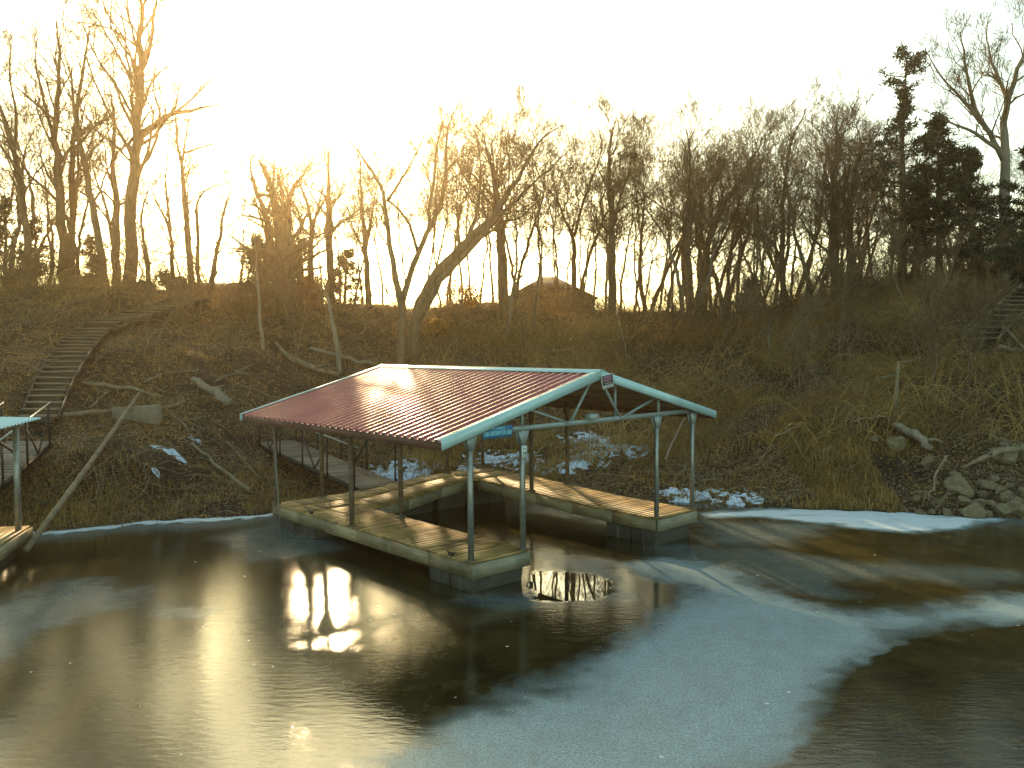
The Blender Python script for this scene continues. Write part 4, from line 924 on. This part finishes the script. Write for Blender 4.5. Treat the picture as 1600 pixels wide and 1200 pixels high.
for i, (a_, b_) in enumerate([((820, 735), (853, 700)), ((1000, 712), (1052, 700)), ((560, 612), (590, 640)), ((270, 655), (300, 690)), ((1210, 690), (1260, 672)), ((1330, 668), (1390, 660)), ((1150, 625), (1190, 600)), ((1240, 560), (1290, 540)), ((1300, 620), (1360, 600)), ((700, 520), (760, 500)), ((1130, 560), (1160, 520)), ((560, 530), (600, 500))]):
    log('fallen_branch', 'crooked pale stick %s' % ['on the snow seen between the dock posts', 'on the beach behind the far deck', 'on the slope left of the roof ridge', 'below the concrete block', 'in the grass right of the dock', 'on the right bank above the white ice', 'in the brush right of the gable',
        'high in the brush below the ridge dip', 'left of the standing stump', 'on the slope above the roof middle', 'above the right roof slope', 'above the left roof slope'][i], [a_, ((a_[0]+b_[0])/2, (a_[1]+b_[1])/2-2), b_], [.03, .03, .012], 30+i, 3, None, 'crooked sticks on the bank', .15, 6)
# standing dead stump
sp0 = hit(1398, 648); mb = MB(); P = np.array([[0, 0, -.2], [.03, 0, .5], [.06, 0, 1.2], [.10, 0, 1.62]]); mb.tubes(P, [.07, .06, .05, .045], 8); mb.tubes(np.array([[.1, 0, 1.55], [.35, 0, 1.62], [.7, 0, 1.68]]), [.03, .02, .01], 5); mb.tubes(np.array([[0, 0, 1.2], [-.5, .1, 1.1], [-.8, .1, .6]]), [.03, .02, .01], 5)
o = mb.build('stump', M['log'], smooth=True); o.location = tuple(sp0); tag(o, 'thin broken tree stump standing pale in the brush of the right hillside', 'stump')
# two bent slope trees behind the roof
px_tree('bare_tree', 'thin S-curved pale trunk on the slope above the roof ridge', 32, [([(530, 575), (528, 545), (518, 500), (512, 465), (505, 440)], [.10, .10, .09, .07, .03], dict(t0=.6, nlimb=5))], 131, M['bark_pale'])
px_tree('bare_tree', 'thin upright pale trunk on the slope left of the roof', 31.5, [([(413, 590), (411, 540), (406, 500), (404, 450), (398, 380)], [.07, .07, .06, .05, .02], dict(t0=.55, nlimb=7))], 132, M['bark_pale'])

# ---------------------------------------------------------------- rocks
def rock_mesh(seed, s=1.0):
    import bmesh
    bm = bmesh.new(); bmesh.ops.create_icosphere(bm, subdivisions=3, radius=1); rg = np.random.default_rng(seed)
    dirs = rg.normal(0, 1, (13, 3)); dirs /= np.linalg.norm(dirs, axis=1, keepdims=True); cut = rg.uniform(.5, .8, 13)
    for v in bm.verts:
        c = np.array(v.co)
        for d, k in zip(dirs, cut):
            e = c@d
            if e > k: c = c-d*(e-k)
        v.co = Vector(c*(1+rg.uniform(-.008, .008)))
    me = bpy.data.meshes.new('rock'); bm.to_mesh(me); bm.free(); me.materials.append(M['rock']); return me
RM = [rock_mesh(600+i) for i in range(7)]
rocks = [(1497, 768, .34), (1508, 785, .2), (1548, 764, .22), (1520, 802, .25), (1480, 806, .14), (1465, 788, .12), (1432, 781, .13), (1437, 803, .10), (1528, 790, .22), (1548, 790, .17), (1565, 802, .24), (1585, 798, .22), (1600, 775, .24), (1575, 780, .2), (1562, 770, .13), (1576, 762, .12), (1555, 752, .14),
         (1572, 714, .34), (1600, 716, .33), (1568, 697, .2), (1545, 806, .12), (1600, 805, .2), (1503, 800, .13), (1412, 795, .08), (1538, 775, .13), (1590, 788, .14), (1400, 700, .3), (1450, 722, .2), (1365, 690, .15), (1490, 745, .16), (1530, 758, .14), (1620, 790, .3), (1455, 803, .09)]
for i, (px, py, s) in enumerate(rocks):
    s *= 1.3; h_ = hit(px, py, 17); o = bpy.data.objects.new('rock', RM[i % 7]); COL.objects.link(o); o.location = (h_[0], h_[1], h_[2]+s*.12); o.scale = (s*R.uniform(.95, 1.25), s*R.uniform(.8, 1.0), s*R.uniform(.65, .9)); o.rotation_euler = (R.uniform(-.4, .4), R.uniform(-.4, .4), R.uniform(0, 6))
    where = 'at the waterline of the right rock pile' if py > 785 and px > 1460 else 'in the middle of the right rock pile' if py > 750 and px > 1460 else 'on the bank above the right rock pile' if px > 1460 else 'on the bank left of the right rock pile'
    tag(o, ('large ' if s >= .38 else 'medium ' if s > .25 else 'small ' if s > .16 else 'tiny ')+'angular limestone rock '+where, 'rock', 'shore rocks')
mb = MB(); rg = np.random.default_rng(88); n = 900
px_ = rg.uniform(-11, 14, n); py_ = shore(px_)+rg.uniform(-.1, 1.6, n)**1.0; pz_ = terrain(px_, py_)
oct_ = np.array([[1, 0, 0], [-1, 0, 0], [0, 1, 0], [0, -1, 0], [0, 0, 1], [0, 0, -1]], float); of = np.array([[0, 2, 4], [2, 1, 4], [1, 3, 4], [3, 0, 4], [2, 0, 5], [1, 2, 5], [3, 1, 5], [0, 3, 5]])
sz = rg.uniform(.015, .06, (n, 1, 1))*np.where(px_ > 9, 1.4, 1)[:, None, None]; V = oct_[None]*sz*rg.uniform(.6, 1.3, (n, 6, 1))+np.stack([px_, py_, pz_], 1)[:, None]
mb.add(V.reshape(-1, 3), (of[None]+(np.arange(n)*6)[:, None, None]).reshape(-1, 3)); tag(mb.build('pebbles', M['rock']), 'small stones scattered along the muddy shoreline', 'pebbles', kind='stuff')

# ---------------------------------------------------------------- ground cover
def scatter(n, dens, seed, xlim=(-24, 27), smax=26):
    rg = np.random.default_rng(seed); out = []
    while len(out) < n:
        m_ = 200000; Y_ = rg.uniform(18, 48, m_); X_ = rg.uniform(-.72, .72, m_)*Y_; s = Y_-shore(X_)
        ok = (s > .02) & (s < smax) & (rg.random(m_) < dens(X_, Y_, s)*22/Y_) 
        out += list(zip(X_[ok], Y_[ok]))
    P = np.array(out[:n]); return P[:, 0], P[:, 1], terrain(P[:, 0], P[:, 1]), rg
# keep the stairs clear
def stair_clear(X_, Y_):
    a = np.array([hit(62, 668)[:2], hit(140, 530)[:2], hit(205, 507)[:2], hit(300, 478)[:2]]); d = np.full(X_.shape, 9.)
    b2 = np.array([hit(1525, 545)[:2], hit(1640, 440)[:2]])
    for Q in (a, b2):
        for p, q in zip(Q[:-1], Q[1:]):
            e = q-p; t_ = np.clip(((X_-p[0])*e[0]+(Y_-p[1])*e[1])/(e@e), 0, 1); d = np.minimum(d, np.hypot(X_-p[0]-t_*e[0], Y_-p[1]-t_*e[1]))
    return d
def clump(X_, Y_, sc, seed, lo=.35, hi=.65): return sst(smooth_noise(X_+300, Y_, sc, seed), lo, hi)
def bare_left(X_, s): return 1-.85*sst(-X_, 3.5, 6)*(1-sst(s, 15, 19))       # open leaf-strewn slope on the left
# leaves
X_, Y_, Z_, rg = scatter(125000, lambda x, y, s: .25+.75*clump(x, y, 1.1, 41), 61); n = len(X_)
a = rg.uniform(0, 6.28, n); k = stair_clear(X_, Y_) > .55; L = rg.uniform(.016, .05, n)*k; tl = rg.normal(0, .35, (n, 2)); c = np.stack([X_, Y_, Z_+rg.uniform(.0, .05, n)], 1)
u = np.stack([np.cos(a), np.sin(a), tl[:, 0]], 1)*L[:, None]; v = np.stack([-np.sin(a), np.cos(a), tl[:, 1]+.35], 1)*L[:, None]*.6
mb = MB(); mb.add(np.stack([c-u, c-v, c+u, c+v], 1).reshape(-1, 3), np.arange(4*n).reshape(-1, 4)); tag(mb.build('leaves', M['litter']), 'brown dead leaves covering the bank', 'leaves', kind='stuff')
# dead grass
X_, Y_, Z_, rg = scatter(105000, lambda x, y, s: (clump(x, y, 1.6, 42, .5, .64)*.95+.04)*bare_left(x, s)*(1.4-sst(s, 2, 12))+.3*(s < 1.6)*clump(x, y, .9, 43, .4, .6), 62)
k = (stair_clear(X_, Y_) > .8) & ~((X_ > 10.3) & (Y_-shore(X_) < 2.4)); X_, Y_, Z_ = X_[k], Y_[k], Z_[k]; n = len(X_)
h_ = rg.uniform(.06, .28, n)*np.where(rg.random(n) < .1, 1.8, 1); a = rg.uniform(0, 6.28, n); w = rg.uniform(.004, .009, n); ln = rg.uniform(.15, 1.0, n)
base = np.stack([X_, Y_, Z_-.02], 1); dr = np.stack([np.cos(a), np.sin(a), 0*a], 1); pr = np.stack([-np.sin(a), np.cos(a), 0*a], 1)*w[:, None]
m1 = base+dr*(h_*ln*.35)[:, None]+np.array([0, 0, 1])*(h_*.65)[:, None]; tp = base+dr*(h_*ln)[:, None]+np.array([0, 0, 1])*(h_*(1-.4*ln))[:, None]
V = np.stack([base-pr, base+pr, m1+pr*.8, m1-pr*.8, tp], 1); mb = MB(); i0 = (np.arange(n)*5)[:, None]
mb.add(V.reshape(-1, 3), i0+np.array([[0, 1, 2, 3]])); mb.f.setdefault(3, []).append(i0+np.array([[3, 2, 4]])); tag(mb.build('grass', M['grass']), 'dry yellow-brown grass on the bank', 'grass', kind='stuff')
# tangled brush stems with side twigs
X_, Y_, Z_, rg = scatter(40000, lambda x, y, s: (.07+.93*clump(x, y, 2.2, 44, .42, .6))*sst(s, 2.2, 6)*bare_left(x, s)*(.35+.65*sst(x, -4, 1)), 63)
k = stair_clear(X_, Y_) > .9; X_, Y_, Z_ = X_[k], Y_[k], Z_[k]; n = len(X_)
H_ = rg.uniform(.25, 1.1, n)*np.where(rg.random(n) < .12, 1.7, 1)*(.6+.4*sst(Y_, 26, 34))*(1-.5*((X_ > -10) & (X_ < 11) & (Y_ > 37))); a = rg.uniform(0, 6.28, n); ln = rg.uniform(.1, 1.3, n); ts = np.linspace(0, 1, 5)
P = np.zeros((n, 5, 3)); P[:, :, 0] = X_[:, None]+np.cos(a)[:, None]*(H_*ln)[:, None]*ts**1.6; P[:, :, 1] = Y_[:, None]+np.sin(a)[:, None]*(H_*ln)[:, None]*ts**1.6
P[:, :, 2] = Z_[:, None]-.03+H_[:, None]*(ts-.35*np.minimum(ln, 1)[:, None]*ts**2); P[:, 1:, :] += rg.normal(0, .025, (n, 4, 3)); r_ = (rg.uniform(.003, .009, n))[:, None]*np.linspace(1, .35, 5)
mb = MB(); mb.tubes(P, r_, 3, cap=False)
for rep in range(2):
    idx = rg.integers(0, n, n); j = rg.integers(1, 4, n); p0 = P[idx, j]; d = rg.normal(0, 1, (n, 3)); d[:, 2] = np.abs(d[:, 2])*.6; d /= np.linalg.norm(d, axis=1, keepdims=True); Ls = H_[idx]*rg.uniform(.2, .6, n)
    t3 = np.linspace(0, 1, 3)[None, :, None]; Q = p0[:, None]+d[:, None]*Ls[:, None, None]*t3; Q[:, 1:] += rg.normal(0, .02, (n, 2, 3)); mb.tubes(Q, np.broadcast_to(np.array([.004, .003, .002]), (n, 3)), 3, cap=False)
X2, Y2, Z2, rg = scatter(2600, lambda x, y, s: clump(x, y, 2.6, 47, .4, .6)*sst(s, 1.5, 4)*bare_left(x, s)*(.3+.7*sst(x, -3, 2)), 66); n2 = len(X2); k = stair_clear(X2, Y2) > 1.3; X2, Y2, Z2 = X2[k], Y2[k], Z2[k]; n2 = len(X2)
a = rg.uniform(0, 6.28, n2); Ls = rg.uniform(.6, 2.6, n2); ts = np.linspace(0, 1, 8); hh_ = rg.uniform(.2, .7, n2)*Ls; P = np.zeros((n2, 8, 3))
P[:, :, 0] = X2[:, None]+np.cos(a)[:, None]*Ls[:, None]*ts; P[:, :, 1] = Y2[:, None]+np.sin(a)[:, None]*Ls[:, None]*ts*.7; P[:, :, 2] = terrain(P[:, :, 0], P[:, :, 1])+hh_[:, None]*np.sin(ts*math.pi*.8)+.02; P += rg.normal(0, .03, P.shape)
mb.tubes(P, rg.uniform(.005, .012, n2)[:, None]*np.linspace(1, .4, 8), 4, cap=False)
tag(mb.build('undergrowth', M['brush']), 'tangled bare brush stems covering the hillside', 'brush', kind='stuff')
# sticks lying about
X_, Y_, Z_, rg = scatter(3400, lambda x, y, s: .5+.5*clump(x, y, 2, 46), 64); n = len(X_); a = rg.uniform(0, 6.28, n); Ls = rg.uniform(.2, 1.3, n); ts = np.linspace(-.5, .5, 4)
PX = X_[:, None]+np.cos(a)[:, None]*Ls[:, None]*ts; PY = Y_[:, None]+np.sin(a)[:, None]*Ls[:, None]*ts; PX += rg.normal(0, .02, PX.shape); P = np.stack([PX, PY, terrain(PX, PY)+.04+rg.uniform(0, .12, PX.shape)], -1)
mb = MB(); mb.tubes(P, rg.uniform(.005, .015, n)[:, None]*np.array([1, .95, .8, .5]), 4); tag(mb.build('twigs', M['log']), 'dead sticks and twigs littering the bank', 'twigs', kind='stuff')

# ---------------------------------------------------------------- snow patches
def snow_h(X_, Y_):
    s = Y_-shore(X_); nn = smooth_noise(X_+77, Y_, .7, 51)*.28+smooth_noise(X_+77, Y_, .26, 52)*.28+smooth_noise(X_+77, Y_, .11, 53)*.44
    mk = np.full(X_.shape, -1.)
    for px, py, rx, ry, k in ((640, 738, 1.3, .8, .2), (700, 728, 1.2, .6, .14), (775, 722, 1.3, .9, .2), (870, 728, 1.0, .7, .17), (930, 705, 1.3, .9, .20), (900, 690, 1.0, .7, .10), (990, 705, .7, .5, .13), (1100, 778, 1.6, .5, .16), (1050, 770, .8, .4, .1), (266, 706, .5, .16, .22), (240, 735, .25, .12, .12), (310, 690, .4, .2, .1), (1150, 785, .8, .25, .12)):
        h_ = hit(px, py, 19); mk = np.maximum(mk, k+.24*(1-((X_-h_[0])/rx)**2-((Y_-h_[1])/ry)**2))
    return (nn-.83+np.minimum(mk, .40))*.2
sx, sy = np.arange(-11, 9, .05), np.arange(20, 31, .05); Xs, Ys = np.meshgrid(sx, sy, indexing='ij'); Hs = snow_h(Xs, Ys); Zs = terrain(Xs, Ys)+np.minimum(Hs, .05)+.012
keep = Hs > -.02; ny = Xs.shape[1]; i, j = np.meshgrid(np.arange(len(sx)-1), np.arange(len(sy)-1), indexing='ij')
kk = (keep[:-1, :-1] | keep[1:, :-1] | keep[1:, 1:] | keep[:-1, 1:]); i, j = i[kk], j[kk]; q = np.stack([i*ny+j, (i+1)*ny+j, (i+1)*ny+j+1, i*ny+j+1], -1)
uq, inv = np.unique(q.ravel(), return_inverse=True); mb = MB(); mb.add(np.stack([Xs, Ys, Zs], -1).reshape(-1, 3)[uq], inv.reshape(-1, 4)); tag(mb.build('snow', M['snow'], smooth=True), 'thin melting snow patches on the shore behind the dock', 'snow', kind='stuff')

# ---------------------------------------------------------------- sunlit winter haze
mb = MB(); mb.box((0, 50, 9), (840, 940, 30)); hz = mb.build('haze', None); tag(hz, 'thin golden haze in the air', kind='stuff')
m = bpy.data.materials.new('haze'); m.use_nodes = True; t = m.node_tree; t.nodes.clear(); pv = N(t, 'VolumePrincipled'); mo = N(t, 'OutputMaterial')
pv.inputs['Color'].default_value = (1, .74, .44, 1); pv.inputs['Density'].default_value = .0007; pv.inputs['Anisotropy'].default_value = .86
t.links.new(pv.outputs[0], mo.inputs['Volume']); hz.data.materials.clear(); hz.data.materials.append(m); m.cycles.homogeneous_volume = True
